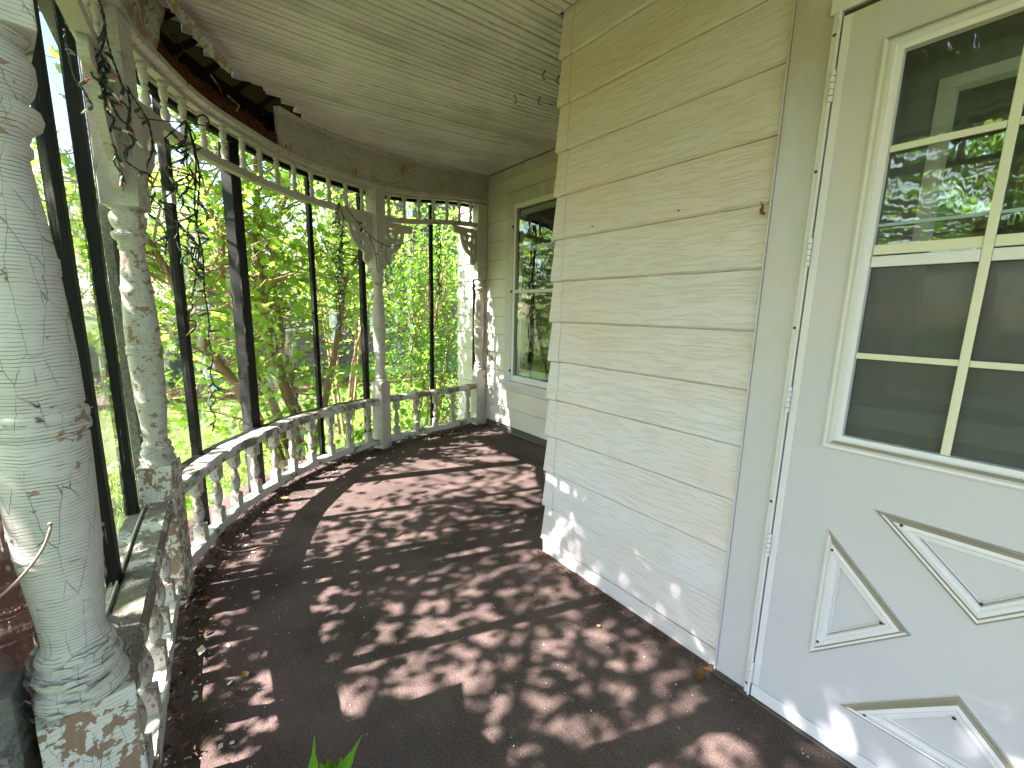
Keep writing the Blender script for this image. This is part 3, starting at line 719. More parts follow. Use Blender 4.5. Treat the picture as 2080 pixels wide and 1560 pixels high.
# window wall
ww = thing('siding_wall', 'far house wall with the window, siding dappled by sunlight low down', 'wall', (3.0, WF, 0))
wy = WF-.014
WX0, WX1, WZ0, WZ1 = 2.70, 3.55, .64, 2.43      # window opening
for a in ((WC-.02, WX0, 0, 6), (WX1, 4.69, 0, 6), (WX0, WX1, 0, WZ0), (WX0, WX1, WZ1, 6)):
    put('wall_body', B(a[0], a[1], wy-.16, wy-.002, a[2], a[3]), 'interior_dark', ww)
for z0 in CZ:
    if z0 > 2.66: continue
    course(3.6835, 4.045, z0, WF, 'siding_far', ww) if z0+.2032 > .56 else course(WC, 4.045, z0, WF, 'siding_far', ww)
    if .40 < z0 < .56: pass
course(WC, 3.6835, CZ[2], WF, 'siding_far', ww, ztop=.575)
put('sill_band', B(WC, 3.69, wy-.001, WF-.006, .40, .4805), 'siding_far', ww) if False else None
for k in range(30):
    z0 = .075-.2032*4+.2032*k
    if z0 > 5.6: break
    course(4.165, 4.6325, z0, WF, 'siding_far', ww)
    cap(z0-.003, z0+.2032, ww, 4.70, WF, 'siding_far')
put('wall_body', B(4.045, 4.165, wy-.16, WF-.008, -.7, 2.9), 'siding_far', ww)
put('wall_body', B(4.165, 4.69, wy-.16, wy-.003, -.7, 0), 'interior_dark', ww)
put('wall_body', B(4.50, 4.695, -7, WF-.16, -.7, 6), 'siding_far', ww)
put('frieze_board', B(WC, 4.03, WF-.012, WF+.004, 2.70, 2.800), 'casing_paint', ww)
put('frieze_board', B(WC, 3.685, WF-.012, WF-.001, 2.557, 2.699), 'siding_far', ww)
put('hood_strip', B(WC+.9, 3.690, WF-.01, WF+.022, 2.551, 2.5655), 'casing_paint', ww)
# window
wd = thing('sash_window', 'double hung window with white storm frame reflecting green trees', 'window', (3.12, WF, .6))
def wb(name, x0, x1, z0, z1, y0, y1, mat='casing_paint', bev=.002): return put(name, B(x0, x1, WF+y0, WF+y1, z0, z1, bev=bev), mat, wd)
wb('casing', 3.563, 3.682, .578, 2.549, -.012, .010); wb('casing', 2.55, 2.69, .578, 2.549, -.012, .010)
wb('casing', 2.691, 3.562, 2.432, 2.549, -.012, .009)
wb('sill', 2.50, 3.705, .555, .6, -.012, .045); wb('sill_apron', 2.55, 3.68, .50, .554, -.012, .012)
wb('storm_frame', 3.522, 3.562, .602, 2.431, -.03, .006, 'door_gloss'); wb('storm_frame', 2.692, 2.73, .602, 2.431, -.03, .006, 'door_gloss')
wb('storm_frame', 2.731, 3.521, 2.385, 2.431, -.03, .005, 'door_gloss'); wb('storm_frame', 2.731, 3.521, .602, .665, -.03, .005, 'door_gloss')
wb('storm_frame', 2.731, 3.524, 1.540, 1.572, -.022, .010, 'door_gloss')
wb('pane', 2.731, 3.521, 1.573, 2.384, -.020, -.016, 'window_glass', 0); wb('pane', 2.731, 3.521, .666, 1.539, -.020, -.016, 'window_glass', 0)
wb('inner_sash', 3.47, 3.521, .67, 2.38, -.085, -.050, 'casing_paint'); wb('inner_sash', 2.731, 2.79, .67, 2.38, -.085, -.050, 'casing_paint')
wb('inner_sash', 2.791, 3.469, 1.965, 2.01, -.085, -.050, 'trim_white'); wb('inner_sash', 2.791, 3.469, 2.33, 2.38, -.085, -.050)
wb('inner_sash', 2.791, 3.469, .67, .74, -.085, -.050)
for z in (2.20, 1.545, .70): wb('storm_latch', 3.556, 3.577, z, z+.025, .010, .022, 'dark_metal', .001)
room = put('window_room', B(2.3, 4.0, -4.2, -3.0, .3, 2.8), 'interior_dark'); tag(room, kind='structure')
for f in list(room.data.polygons): pass
bm = bmesh.new(); bm.from_mesh(room.data)
bmesh.ops.delete(bm, geom=[f for f in bm.faces if abs(f.calc_center_median().y+3.0) < .01], context='FACES'); bm.to_mesh(room.data); bm.free()

# ================================================================== DOOR
MD = Matrix(((-1, 0, 0, 0), (0, 0, 1, 0), (0, 1, 0, 0), (0, 0, 0, 1)))   # plate x -> -X, plate y -> Z, plate z -> Y
DY = -1.487
dr = thing('storm_door', 'white storm door with gridded window and triangular mouldings', 'door', (.468, DY, 0))
def pl(poly): return [(-x_, z_) for x_, z_ in poly]
DL, DR_, DB, DT = .4665, -.452, .057, 2.150
wx0, wx1, wz0, wz1 = .325, -.305, 1.006, 2.011
body = plate([(-DL, DB), (-DR_, DB), (-DR_, DT), (-DL, DT)], [[(-wx0-.012, wz0-.012), (-wx1+.012, wz0-.012), (-wx1+.012, wz1+.012), (-wx0-.012, wz1+.012)]], .03, Matrix.Translation((0, DY-.015, 0)) @ MD, 'door_slab')
put('door_slab', body, 'door_paint', dr)
put('edge_strip', B(.446, .4662, DY, DY+.0022, .0585, 2.149), 'door_gloss', dr)
put('door_sweep', B(DR_, .4655, DY-.03, DY+.003, .010, .0555, bev=.001), 'door_gloss', dr)
put('sweep_rubber', B(DR_, .4655, DY-.026, DY-.004, .001, .0095), 'black_paint', dr)
MF = Matrix.Translation((0, DY, 0)) @ MD
fp = [(0, .0), (.0, .006), (.006, .010), (.012, .0075), (.020, .014), (.030, .016), (.034, .011), (.046, .009), (.047, -.012)]
put('window_moulding', frame_sweep([(-.371, .960), (.350, .960), (.350, 2.055), (-.371, 2.055)], fp, MF, ((4,), (2,))), ['door_gloss', 'ledge_dirt'], dr)
tp = [(0, 0), (.0, .005), (.005, .008), (.010, .0055), (.016, .0115), (.026, .013), (.030, .009), (.036, .009), (.0385, .004), (.042, .0065), (.045, .001)]
tris = [[(.323, .716), (.321, .288), (.108, .499)], [(.226, .816), (.003, .600), (-.215, .816)], [(.226, .178), (.003, .396), (-.215, .178)], [(-.313, .716), (-.100, .499), (-.313, .288)]]
def ccw(p):
    a = sum(p[i][0]*p[(i+1) % 3][1]-p[(i+1) % 3][0]*p[i][1] for i in range(3)); return p if a > 0 else p[::-1]
for tr in tris:
    P2 = ccw(pl(tr)); mo = put('triangle_moulding', frame_sweep(P2, tp, MF, ((1, 3, 8), (1, 2, 3))), ['door_gloss', 'ledge_dirt'], dr)
    c = Vector((sum(p[0] for p in P2)/3, sum(p[1] for p in P2)/3))
    for p in P2:
        v = Vector(p); q_ = v+(c-v).normalized()*.062; w_ = MF @ Vector((q_.x, q_.y, .012))
        put('screw', lathe([(.0005, 0), (.004, .0), (.0035, .002)], 10).copy() if False else lathe([(.0042, 0), (.0042, .001), (.0025, .0022)], 10), 'dark_metal', mo, local=True)
        sc = mo.children[-1]; sc.rotation_euler = (R(-90), 0, 0); sc.location = w_-wmat(mo).translation
def db(name, x0, x1, z0, z1, y0, y1, mat, bev=.0015): return put(name, B(x0, x1, DY+y0, DY+y1, z0, z1, bev=bev), mat, dr)
for x_ in (.115, -.095): db('muntin', x_-.0088, x_+.0088, wz0+.001, wz1-.001, -.004, .004, 'muntin_cream')
for z in (1.240, 1.777):
    for a, b in ((wx1+.0, -.1042), (-.0858, .1058), (.1242, wx0-.001)): db('muntin', a, b, z-.008, z+.008, -.004, .0025, 'muntin_cream')
for a, b in ((wx1, -.1042), (-.0858, .1058), (.1242, wx0-.001)):
    db('meeting_rail', a, b, 1.512, 1.538, -.006, .0, 'muntin_cream'); db('meeting_rail', a, b, 1.480, 1.508, -.008, .004, 'door_gloss')
    db('glass_strip', a, b, 1.585, 1.593, -.010, -.006, 'teal_wall', 0)
db('pane', wx1, wx0, 1.511, wz1+.008, -.018, -.014, 'door_glass', 0); db('screen_panel', wx1, wx0, wz0-.008, 1.5095, -.018, -.014, 'door_screen', 0)
# hinge rail
hr = thing('hinge_rail', 'white aluminium hinge strip down the left edge of the storm door', 'hinge', (.478, DY, 0))
put('rail', B(.4705, .4775, DY-.012, DY+.008, .0, 2.165, bev=.0015), 'door_gloss', hr)
put('rail', B(.4780, .4900, DY-.014, DY+.001, .0, 2.165, bev=.001), 'door_gloss', hr)
for zc in (.104, .593, 1.089, 1.533, 1.978):
    for k in range(5):
        o = put('knuckle', lathe([(.0062, -.0072), (.007, -.006), (.007, .006), (.0062, .0072)], 14), 'door_gloss', hr, local=True, smooth=False); o.location = (-.006, .009, zc-.034+k*.0165)
for z in (2.112, 1.76, 1.31, .74, .045):
    o = put('screw', lathe([(.0045, 0), (.0045, .001), (.002, .002)], 10), 'rust', hr, local=True); o.rotation_euler = (R(-90), 0, 0); o.location = (.006, .0012, z)
# door frame
df = thing('door_frame', 'flat off-white door casing between the siding and the storm door', 'door frame', (.54, WN, 0))
put('casing_board', B(.4905, .5965, WN-.03, WN+.004, 0, 2.9, bev=.002), 'casing_paint', df)
put('siding_channel', B(.597, .6025, WN-.03, WN+.010, 0, 2.9, bev=.001), 'casing_paint', df)
put('siding_channel', B(.603, .609, WN-.03, WN+.001, 0, 2.9), 'dark_metal', df) if False else None
put('head_casing', B(-.8, .490, WN-.03, WN+.002, 2.172, 2.9, bev=.002), 'casing_paint', df)
put('head_strip', B(-.8, .500, WN+.0045, WN+.018, 2.166, 2.205, bev=.002), 'door_gloss', df)
put('head_step', B(-.8, .4895, WN+.0025, WN+.008, 2.206, 2.262, bev=.002), 'casing_paint', df)
put('far_jamb', B(-.60, -.455, WN-.03, WN+.004, 0, 2.165, bev=.002), 'casing_paint', df)
put('threshold', B(-.6, .62, WN-.12, WN+.026, -.001, .0008+.006), 'asphalt_cap', df)
# inner door behind the glass
simple('inner_door_paint', (.17, .165, .16), .6, .3)
idr = thing('inner_door', 'dim grey inner door seen through the storm door glass', 'door', (0, -1.62, 0))
put('door_panel', B(-.45, .46, -1.655, -1.62, .0, 2.15), 'inner_door_paint', idr)
put('window_trim', frame_sweep([(-.27, 1.12), (.27, 1.12), (.27, 1.96), (-.27, 1.96)], [(0, 0), (0, .014), (.03, .018), (.04, .0)], Matrix.Translation((0, -1.62, 0)) @ MD), 'casing_paint', idr)
put('dark_pane', B(-.232, .232, -1.6185, -1.6165, 1.155, 1.925), 'window_glass', idr)
put('rail_ledge', B(-.45, .46, -1.618, -1.56, 1.03, 1.09, bev=.003), 'trim_white', idr)
put('pane_backing', B(-.232, .232, -1.6198, -1.6192, 1.155, 1.925), 'interior_dark', idr)

# ================================================================== TREES AND SHRUBS
MAPLE = [(0, 0, .02), (0, -.48, -.02), (.30, -.42, -.05), (.22, -.20, 0), (.56, -.10, -.08), (.30, .10, 0), (.34, .36, -.04), (.12, .28, .01), (0, .62, -.06), (-.12, .28, .01), (-.34, .36, -.04), (-.30, .10, 0), (-.56, -.10, -.08), (-.22, -.20, 0), (-.30, -.42, -.05)]
MAPF = [(0, i, i+1) for i in range(1, 14)]+[(0, 14, 1)]
OVAL = [(0, -.5, 0), (.26, -.12, .05), (.2, .22, .04), (0, .55, -.05), (-.2, .22, .04), (-.26, -.12, .05)]
OVF = [(0, 1, 5), (1, 2, 4), (1, 4, 5), (2, 3, 4)]
def cloud_leaves(pts, size, spread, per, up=.9, seed=0):
    "leaves spread round twig points"
    P = np.repeat(np.array(pts), per, axis=0); P = P+rng.normal(size=P.shape)*spread
    S = size*(.55+.6*rng.random(len(P))); return P, S
def leaf_tint(P, base=.45, amp=.35):
    f = np.sin(P[:, 0]*1.7+P[:, 2]*2.3)*np.sin(P[:, 1]*2.1+1)*.5; return np.clip(base+amp*f+.28*rng.normal(size=len(P)), 0, 1)
def branch(p, d, L, r, bm, tips, depth, droop=.0, n=5):
    pts = [p]; d = d.normalized()
    for i in range(n):
        d = (d+Vector(rng.normal(size=3)*.16)+Vector((0, 0, .04-droop))).normalized(); pts.append(pts[-1]+d*L/n)
    tube(pts, [r*(1-.75*i/n) for i in range(n+1)], 5 if r > .012 else 3, bm, cap=False)
    for q_ in pts[1:]: tips.append(tuple(q_))
    if depth > 0:
        for i in range(1, n+1):
            for k in range(2 if depth > 1 else 1):
                a = Vector(rng.normal(size=3)); a = (a-a.dot(d)*d).normalized(); branch(pts[i], d*.6+a*.9+Vector((0, 0, .15)), L*random.uniform(.35, .6), r*.45, bm, tips, depth-1, droop, 4)
leaf_mesh = bpy.data.meshes.new('leaf'); leaf_mesh.from_pydata(MAPLE, [], MAPF); leaf_mesh.materials.append(MATS['leaf_maple'])
lt_ = leaf_mesh.attributes.new('tint', 'FLOAT', 'POINT'); lt_.data.foreach_set('value', [.55]*len(MAPLE))
leaf_mesh2 = leaf_mesh.copy(); leaf_mesh2.attributes['tint'].data.foreach_set('value', [.15]*len(MAPLE))
def leaves(root, tips, size, spread, per, mat, templ=(MAPLE, MAPF), single=0, base=.45, keep=None, normals=None, tilt=.9):
    P, S = cloud_leaves(tips, size, spread, per)
    if keep is not None:
        k = keep(P); P, S = P[k], S[k]
    M3 = rotations(len(P), tilt)
    tt = leaf_tint(P, base)
    if single:
        d = P-np.array([0, 0, EYE]); pz = d @ np.array(FWD); px = (d @ np.array(RIGHT))/pz; inv = (pz > 0) & (px > -1.1) & (px < -.05)
        order = np.argsort(np.where(inv, np.linalg.norm(d, axis=1), 1e9))[:single]; mask = np.ones(len(P), bool); mask[order] = False
        for i in order:
            o = bpy.data.objects.new('leaf', leaf_mesh if tt[i] > .35 else leaf_mesh2); COL.objects.link(o); o.parent = root
            m = Matrix(M3[i].tolist()).to_4x4(); o.matrix_local = wmat(root).inverted() @ (Matrix.Translation(Vector(P[i])) @ m @ Matrix.Scale(float(S[i]), 4))
        P, S, M3, tt = P[mask], S[mask], M3[mask], tt[mask]
    return scatter('crown', P, S, M3, templ[0], templ[1], mat, root, tt, kind='stuff')

# multi-stemmed shrub just outside the curved railing
base = at(606, 1010, 4.75); base.z = G
sh = thing('maple_shrub', 'multi-stemmed maple with tan trunks just outside the curved railing', 'tree', base)
stems = [([(600, 990), (566, 925), (509, 841), (479, 782), (422, 708), (377, 637), (348, 567), (310, 502), (270, 440), (235, 330)], (4.75, 3.9), .052),
         ([(602, 980), (566, 849), (520, 745), (492, 656), (470, 605), (450, 554), (450, 474), (425, 422), (400, 330), (375, 240)], (4.8, 5.0), .045),
         ([(606, 960), (598, 849), (569, 762), (550, 682), (537, 608), (524, 522), (521, 430), (520, 330), (515, 200)], (4.7, 4.9), .060),
         ([(612, 960), (605, 830), (582, 720), (563, 624), (553, 560), (560, 470), (585, 380), (600, 250)], (4.8, 5.3), .042),
         ([(618, 970), (640, 900), (672, 760), (691, 650), (700, 580), (717, 535), (742, 502), (775, 440), (790, 330)], (4.85, 5.2), .040),
         ([(596, 990), (545, 880), (500, 790), (455, 720), (400, 690), (350, 600), (330, 450)], (4.85, 5.4), .022)]
tips = []
for pxs, (d0, d1), r in stems:
    pts = [at(x_, y_, d0+(d1-d0)*i/(len(pxs)-1)) for i, (x_, y_) in enumerate(pxs)]; pts[0].z = G; sp = crspline(pts, 4)
    bm = tube(sp, [r*(1-.72*i/len(sp))*random.uniform(.93, 1.07) for i in range(len(sp))], 9); put('trunk', bm, 'bark' if r > .05 else 'bark_light', sh, smooth=True)
    bm = bmesh.new()
    for i in range(5, len(sp), 1):
        for k in range(2 if i > 12 else 1):
            if sp[i].z < .5 and random.random() < .35: continue
            a = Vector(rng.normal(size=3)); a.z = abs(a.z)*.5; branch(sp[i], a.normalized(), random.uniform(.35, .95), .011, bm, tips, 1, .01)
    put('branches', bm, 'bark_light', sh)['kind'] = 'stuff'
def no_porch(P):   # keep leaves outside the porch
    ok = np.ones(len(P), bool)
    X = np.array([p.x for p in PA.p]); Y = np.array([p.y for p in PA.p])
    for i, p in enumerate(P):
        if p[2] < 3.3 and p[0] < 4.6:
            j = np.argmin((X-p[0])**2+(Y-p[1])**2); dd = np.hypot(X[j]-p[0], Y[j]-p[1]); inside = p[1] < np.interp(p[0], X, Y) if p[0] < 4.1 else False
            if inside or dd < .22: ok[i] = False
        if p[1] < WF+.15 and p[0] < 4.85: ok[i] = False
    return ok
tips = [t_ for t_ in tips if random.random() < .25]
leaves(sh, tips, .096, .06, 2, 'leaf_maple', single=200, keep=no_porch, base=.6)
# small suckers round the base
tips = []; bm = bmesh.new()
for i in range(18):
    x_ = random.uniform(4.35, 5.6); y_ = random.uniform(-2.4, .4); branch(Vector((x_, y_, G)), Vector((random.uniform(-.3, .3), random.uniform(-.3, .3), 1)), random.uniform(.5, 1.35), .008, bm, tips, 1)
us = thing('undergrowth', 'low leafy suckers growing below the curved balustrade', 'shrub', (4.8, -.9, G))
put('stems', bm, 'stem_green', us)['kind'] = 'stuff'; leaves(us, tips, .085, .05, 2, 'leaf_maple', keep=no_porch)

# dense small-leaved bush by the corner of the house
def bush(cx, cyy, z0, rx, ry, rz, n, label, size=.055, mat='leaf_bush', stemn=7, base=.45, name='bush', cat='bush', templ=(OVAL, OVF), clump=.16, per=26):
    root = thing(name, label, cat, (cx, cyy, G)); bm = bmesh.new()
    v = rng.normal(size=(n, 3)); v /= np.linalg.norm(v, axis=1)[:, None]; v *= (rng.random(n)**.42)[:, None]
    pts = v*np.array([rx, ry, rz])+np.array([cx, cyy, z0]); pts = pts[pts[:, 2] > G+.05]
    for i in range(stemn):
        e = pts[rng.integers(len(pts))]; s0 = Vector((cx+random.uniform(-.2, .2), cyy+random.uniform(-.2, .2), G)); mid = s0.lerp(Vector(e), .5)+Vector((random.uniform(-.2, .2), random.uniform(-.2, .2), .1))
        tube(crspline([s0, mid, Vector(e)], 4), [.03*(1-.08*k)*max(1, rx/2) for k in range(9)], 6, bm)
    for e in pts[::max(1, len(pts)//60)]:
        s0 = Vector((cx, cyy, z0-.3*rz)).lerp(Vector(e), .45); tube([s0, s0.lerp(Vector(e), .5)+Vector((0, 0, .06)), Vector(e)], [.012, .008, .003], 4, bm, cap=False)
    put('trunk', bm, 'bark_light', root)
    leaves(root, pts, size, clump, per, mat, templ, base=base, keep=lambda P: (P[:, 2] > G) & ~((P[:, 1] < WF+.12) & (P[:, 0] < 4.85)) & ~((P[:, 0] < 4.45) & (P[:, 1] < .45) & (P[:, 2] < 3.3)))
    return root
bush(5.75, -2.9, 1.1, .85, .75, 1.9, 230, 'dense green bush right of the middle white post, against the sunlit siding', per=26, stemn=9, size=.078)
bush(6.6, -1.9, 2.2, 1.2, .9, 1.3, 130, 'leafy bush crown high behind the middle white post', per=40, size=.065, base=.7, mat='leaf_maple')
bush(5.3, -3.6, .1, .5, .5, .9, 110, 'low green bush at the foot of the sunlit siding', per=26)
# overhanging crown outside the left of the porch: its leaves break up the sunlight
def big_tree(x_, y_, H, label, pts, size, per, spread, mat='leaf_maple', tr=.16, lean=(0, 0), templ=(MAPLE, MAPF), base=.5, keep=None):
    root = thing('maple_tree', label, 'tree', (x_, y_, G)); c = np.mean(np.array(pts), axis=0)
    bm = tube(crspline([(x_, y_, G), (x_+lean[0]*.3, y_+lean[1]*.3, H*.35), (x_+lean[0], y_+lean[1], H*.7), (float(c[0]), float(c[1]), H)], 5), [tr*(1-.052*k) for k in range(16)], 10)
    put('trunk', bm, 'bark', root, smooth=True); bm = bmesh.new()
    for e in pts[::max(1, len(pts)//45)]:
        s0 = Vector((x_+lean[0]*.7, y_+lean[1]*.7, H*.5+.25*(e[2]-H*.5))); s1 = Vector(e); tube(crspline([s0, s0.lerp(s1, .5)+Vector((0, 0, .2)), s1], 4), [.04*(1-.1*k) for k in range(9)], 5, bm, cap=False)
    put('branches', bm, 'bark_light', root)['kind'] = 'stuff'
    leaves(root, pts, size, spread, per, mat, templ, base=base, keep=keep); return root
# crown points that lie between the porch opening and the sun
sv = np.array([.28, .90, .96])
m = 245
ox = rng.random(m)*5.7-2.6; oz = .1+rng.random(m)*2.6; tt = .85+rng.random(m)*1.35
cp = np.stack([ox, np.full(m, .25), oz], 1)+sv[None]*tt[:, None]
m2 = 44; wx_ = rng.random(m2)*1.6-.3; wz_ = rng.random(m2)*.6; t2 = 3.4+rng.random(m2)*1.8
cp = np.concatenate([cp, np.stack([wx_, np.full(m2, -1.5), wz_], 1)+sv[None]*t2[:, None]])
big_tree(-.6, 4.6, 4.5, 'large maple left of the porch shading it with overhanging leaves', cp, .074, 44, .15, lean=(1.0, -.6), keep=no_porch)
m = 14
th = rng.random(m); px_ = np.interp(th, [0, .5, 1], [3.0, 3.8, 4.2]); py_ = np.interp(th, [0, .5, 1], [0, -.8, -2.2]); oz = 1.0+rng.random(m)*1.6; tt = 2.4+rng.random(m)*1.5
cp = np.stack([px_, py_+.1, oz], 1)+sv[None]*tt[:, None]
big_tree(6.4, 3.4, 4.6, 'maple beyond the hanging lights with branches reaching over the porch', cp, .085, 24, .2, lean=(-.8, -.9), keep=no_porch, tr=.10)

# background trees
BT = [(16, 3.5, 5.5, 2.6, 'pale green tree behind the dark deck at the left'), (12.5, 2.9, 4.6, 1.7, 'bright green tree left of the neighbouring house'), (24, 1.0, 7, 2.8, 'tall tree rising behind the left end of the grey house'),
      (19, -9.5, 7.5, 3.2, 'tall tree behind the right end of the grey house'), (26, 8, 9, 4.5, 'large far tree at the left edge of the yard'),
      (9.6, -6.9, 4.6, 1.7, 'green tree beyond the bush by the sunlit siding'), (14, 9, 7, 3.4, 'broad tree at the far left beyond the nearest post'),
      (1, 15, 9, 4.2, 'big tree opposite the door, seen only as a reflection in the glass'), (7, 15.5, 8, 3.8, 'second tree opposite the door, seen reflected in the glass')]
for (x_, y_, h_, r_, lab) in BT:
    bush(x_, y_, h_*.58, r_, r_, h_*.46, int(70+16*r_*r_), lab, size=.12+.012*x_*.4, mat='leaf_far', stemn=4, base=.55, name='leafy_tree', cat='tree', clump=.28*max(1, r_/2), per=20)

# ================================================================== NEIGHBOUR'S HOUSE AND YARD
nh = thing('neighbour_house', 'grey-brown clapboard house with white trim behind the trees', 'house', (12.3, -4, G))
def lap(x_, y0, y1, z0, z1, mat, name='clapboard_wall', dz=.115):
    bm = bmesh.new(); z = z0
    while z < z1-.01:
        zt_ = min(z+dz, z1); pr = [(x_+.02, z), (x_-.018, z), (x_-.002, zt_), (x_+.02, zt_)]
        a = [bm.verts.new((u, y0, w)) for u, w in pr]; b = [bm.verts.new((u, y1, w)) for u, w in pr]
        for k in range(4): bm.faces.new((a[k], a[(k+1) % 4], b[(k+1) % 4], b[k]))
        bm.faces.new(a[::-1]); bm.faces.new(b); z += dz
    o = put(name, bm, mat, nh); o['kind'] = 'stuff'; return o
lap(11.8, -3.2, -.35, -.35, 2.05, 'neighbour_siding'); lap(12.3, -9.4, -3.2, -.35, 4.9, 'neighbour_siding')
def hb(name, mat, *a, **k): return put(name, B(*a, **k), mat, nh)
hb('foundation', 'teal_wall', 11.82, 12.0, -3.2, -.35, G-.3, -.36); hb('foundation', 'teal_wall', 12.26, 12.5, -9.4, -3.2, G-.3, -.36)
hb('end_wall', 'neighbour_siding', 11.83, 18, -.38, -.36, G-.2, 2.05)
hb('gable_panel', 'neighbour_pale', 12.33, 12.6, -9.4, -3.2, 3.4, 4.95)
bm = bmesh.new()
vv = [bm.verts.new(p) for p in ((11.45, -.05, 2.02), (11.45, -3.5, 2.02), (15, -3.5, 3.4), (15, -.05, 3.4), (11.45, -.05, 2.12), (11.45, -3.5, 2.12), (15, -3.5, 3.5), (15, -.05, 3.5))]
for f in ((0, 1, 2, 3), (7, 6, 5, 4), (0, 4, 5, 1), (1, 5, 6, 2), (2, 6, 7, 3), (3, 7, 4, 0)): bm.faces.new([vv[i] for i in f])
put('roof', bm, 'roof_shingle', nh)
bm = bmesh.new()
vv = [bm.verts.new(p) for p in ((12.0, -2.9, 4.85), (12.0, -9.7, 4.85), (12.0, -6.3, 7.2), (18, -2.9, 4.85), (18, -9.7, 4.85), (18, -6.3, 7.2), (12.0, -2.9, 4.98), (12.0, -9.7, 4.98), (12.0, -6.3, 7.35), (18, -2.9, 4.98), (18, -9.7, 4.98), (18, -6.3, 7.35))]
for f in ((0, 3, 5, 2), (1, 2, 5, 4), (6, 8, 11, 9), (7, 10, 11, 8), (0, 2, 8, 6), (2, 1, 7, 8), (0, 6, 9, 3), (1, 4, 10, 7)): bm.faces.new([vv[i] for i in f])
put('roof', bm, 'roof_shingle', nh)
put('gable_wall', (lambda b_: (b_.faces.new([b_.verts.new(p) for p in ((12.33, -3.2, 4.9), (12.33, -6.3, 7.1), (12.33, -9.4, 4.9))]), b_)[1])(bmesh.new()), 'neighbour_pale', nh)
for y_ in (-.42, -3.12): hb('corner_board', 'trim_white', 11.76, 11.80, y_-.08, y_+.06, -.35, 2.02)
for y_ in (-3.28, -5.6): hb('corner_board', 'trim_white', 12.24, 12.29, y_-.10, y_+.10, -.35, 4.9)
for (x_, y0, y1, z0, z1) in ((11.78, -2.55, -1.75, .75, 1.65), (12.26, -5.15, -4.3, .7, 1.9), (12.26, -8.3, -7.4, .8, 2.0), (12.26, -5.1, -4.3, 3.0, 4.1)):
    w = hb('window', 'trim_white', x_-.03, x_+.02, y0, y1, z0, z1); g_ = put('pane', B(x_-.036, x_-.031, y0+.09, y1-.09, z0+.09, z1-.09), 'dark_glass' if 'dark_glass' in MATS else 'interior_dark', w)
dsp = thing('downspout', 'white downspout with a kicked-out foot at the left end of the grey house', 'downspout', (11.4, -.36, G))
put('pipe', tube([(11.7, -.30, 2.0), (11.66, -.30, -.05), (11.35, -.36, -.34), (10.9, -.45, G+.06)], .055, 6), 'trim_white', dsp)
dk = thing('deck', 'dark grey wooden deck with pale lavender rails at the left', 'deck', (13.5, 1.2, G))
for i in range(16): put('deck_board', B(13.4-.02, 13.4+.02, -.1+i*.19, .06+i*.19, G, .25+.0*i), 'grey_boards', dk)
for z in (.42, .95, 1.25): put('deck_rail', B(13.34, 13.42, -.1, 3.0, z, z+.085), 'lavender_rail', dk)
for y_ in (-.05, 1.0, 2.0, 2.95): put('deck_post', B(13.42, 13.52, y_-.05, y_+.05, G, 1.5), 'lavender_rail', dk)
put('deck_floor', B(13.43, 16, -.1, 3.0, .26, .36), 'grey_boards', dk)
bb = thing('blue_bin', 'blue bin standing on the dark deck beside the white downspout', 'bin', (13.0, .08, .40))
put('bin_body', lathe([(.17, 0), (.21, .40), (.225, .41), (.225, .44), (.20, .44)], 16), 'blue_plastic', bb, local=True); put('bin_lid', lathe([(.225, .441), (.21, .48), (.03, .50)], 16), 'blue_plastic', bb, local=True)
sup = put('bin_stand', B(12.75, 13.3, -.2, .35, G, .395), 'grey_boards'); tag(sup, 'dark wooden box under the blue bin', 'box')
bed = thing('garden_bed', 'reddish mulch bed with edging along the grey house', 'garden bed', (11, -3, G))
put('mulch_strip', B(10.75, 11.85, -9.6, 3.4, G-.1, G+.075), 'mulch', bed)
for i in range(52): put('edging_brick', B(10.60+.02*math.sin(i), 10.74, -9.5+i*.245, -9.5+i*.245+.225, G-.05, G+.10, bev=.01), 'mulch', bed)
tips = []; bm = bmesh.new()
for i in range(34):
    x_ = random.uniform(10.9, 11.6); y_ = random.uniform(-9, 3); tips += [(x_+random.uniform(-.15, .15), y_+random.uniform(-.15, .15), G+random.uniform(.1, .5)) for _ in range(5)]
bp = thing('bed_plants', 'low green plants growing in the mulch bed by the grey house', 'plants', (11.2, -3, G)); leaves(bp, tips, .09, .09, 18, 'leaf_bush', (OVAL, OVF))
pole = thing('garden_pole', 'thin pale pole leaning in the bed right of the middle white post', 'pole', (10.9, -5.9, G))
put('pole', tube([(10.9, -5.95, G), (11.0, -6.2, .55)], .022, 6), 'lavender_rail', pole)

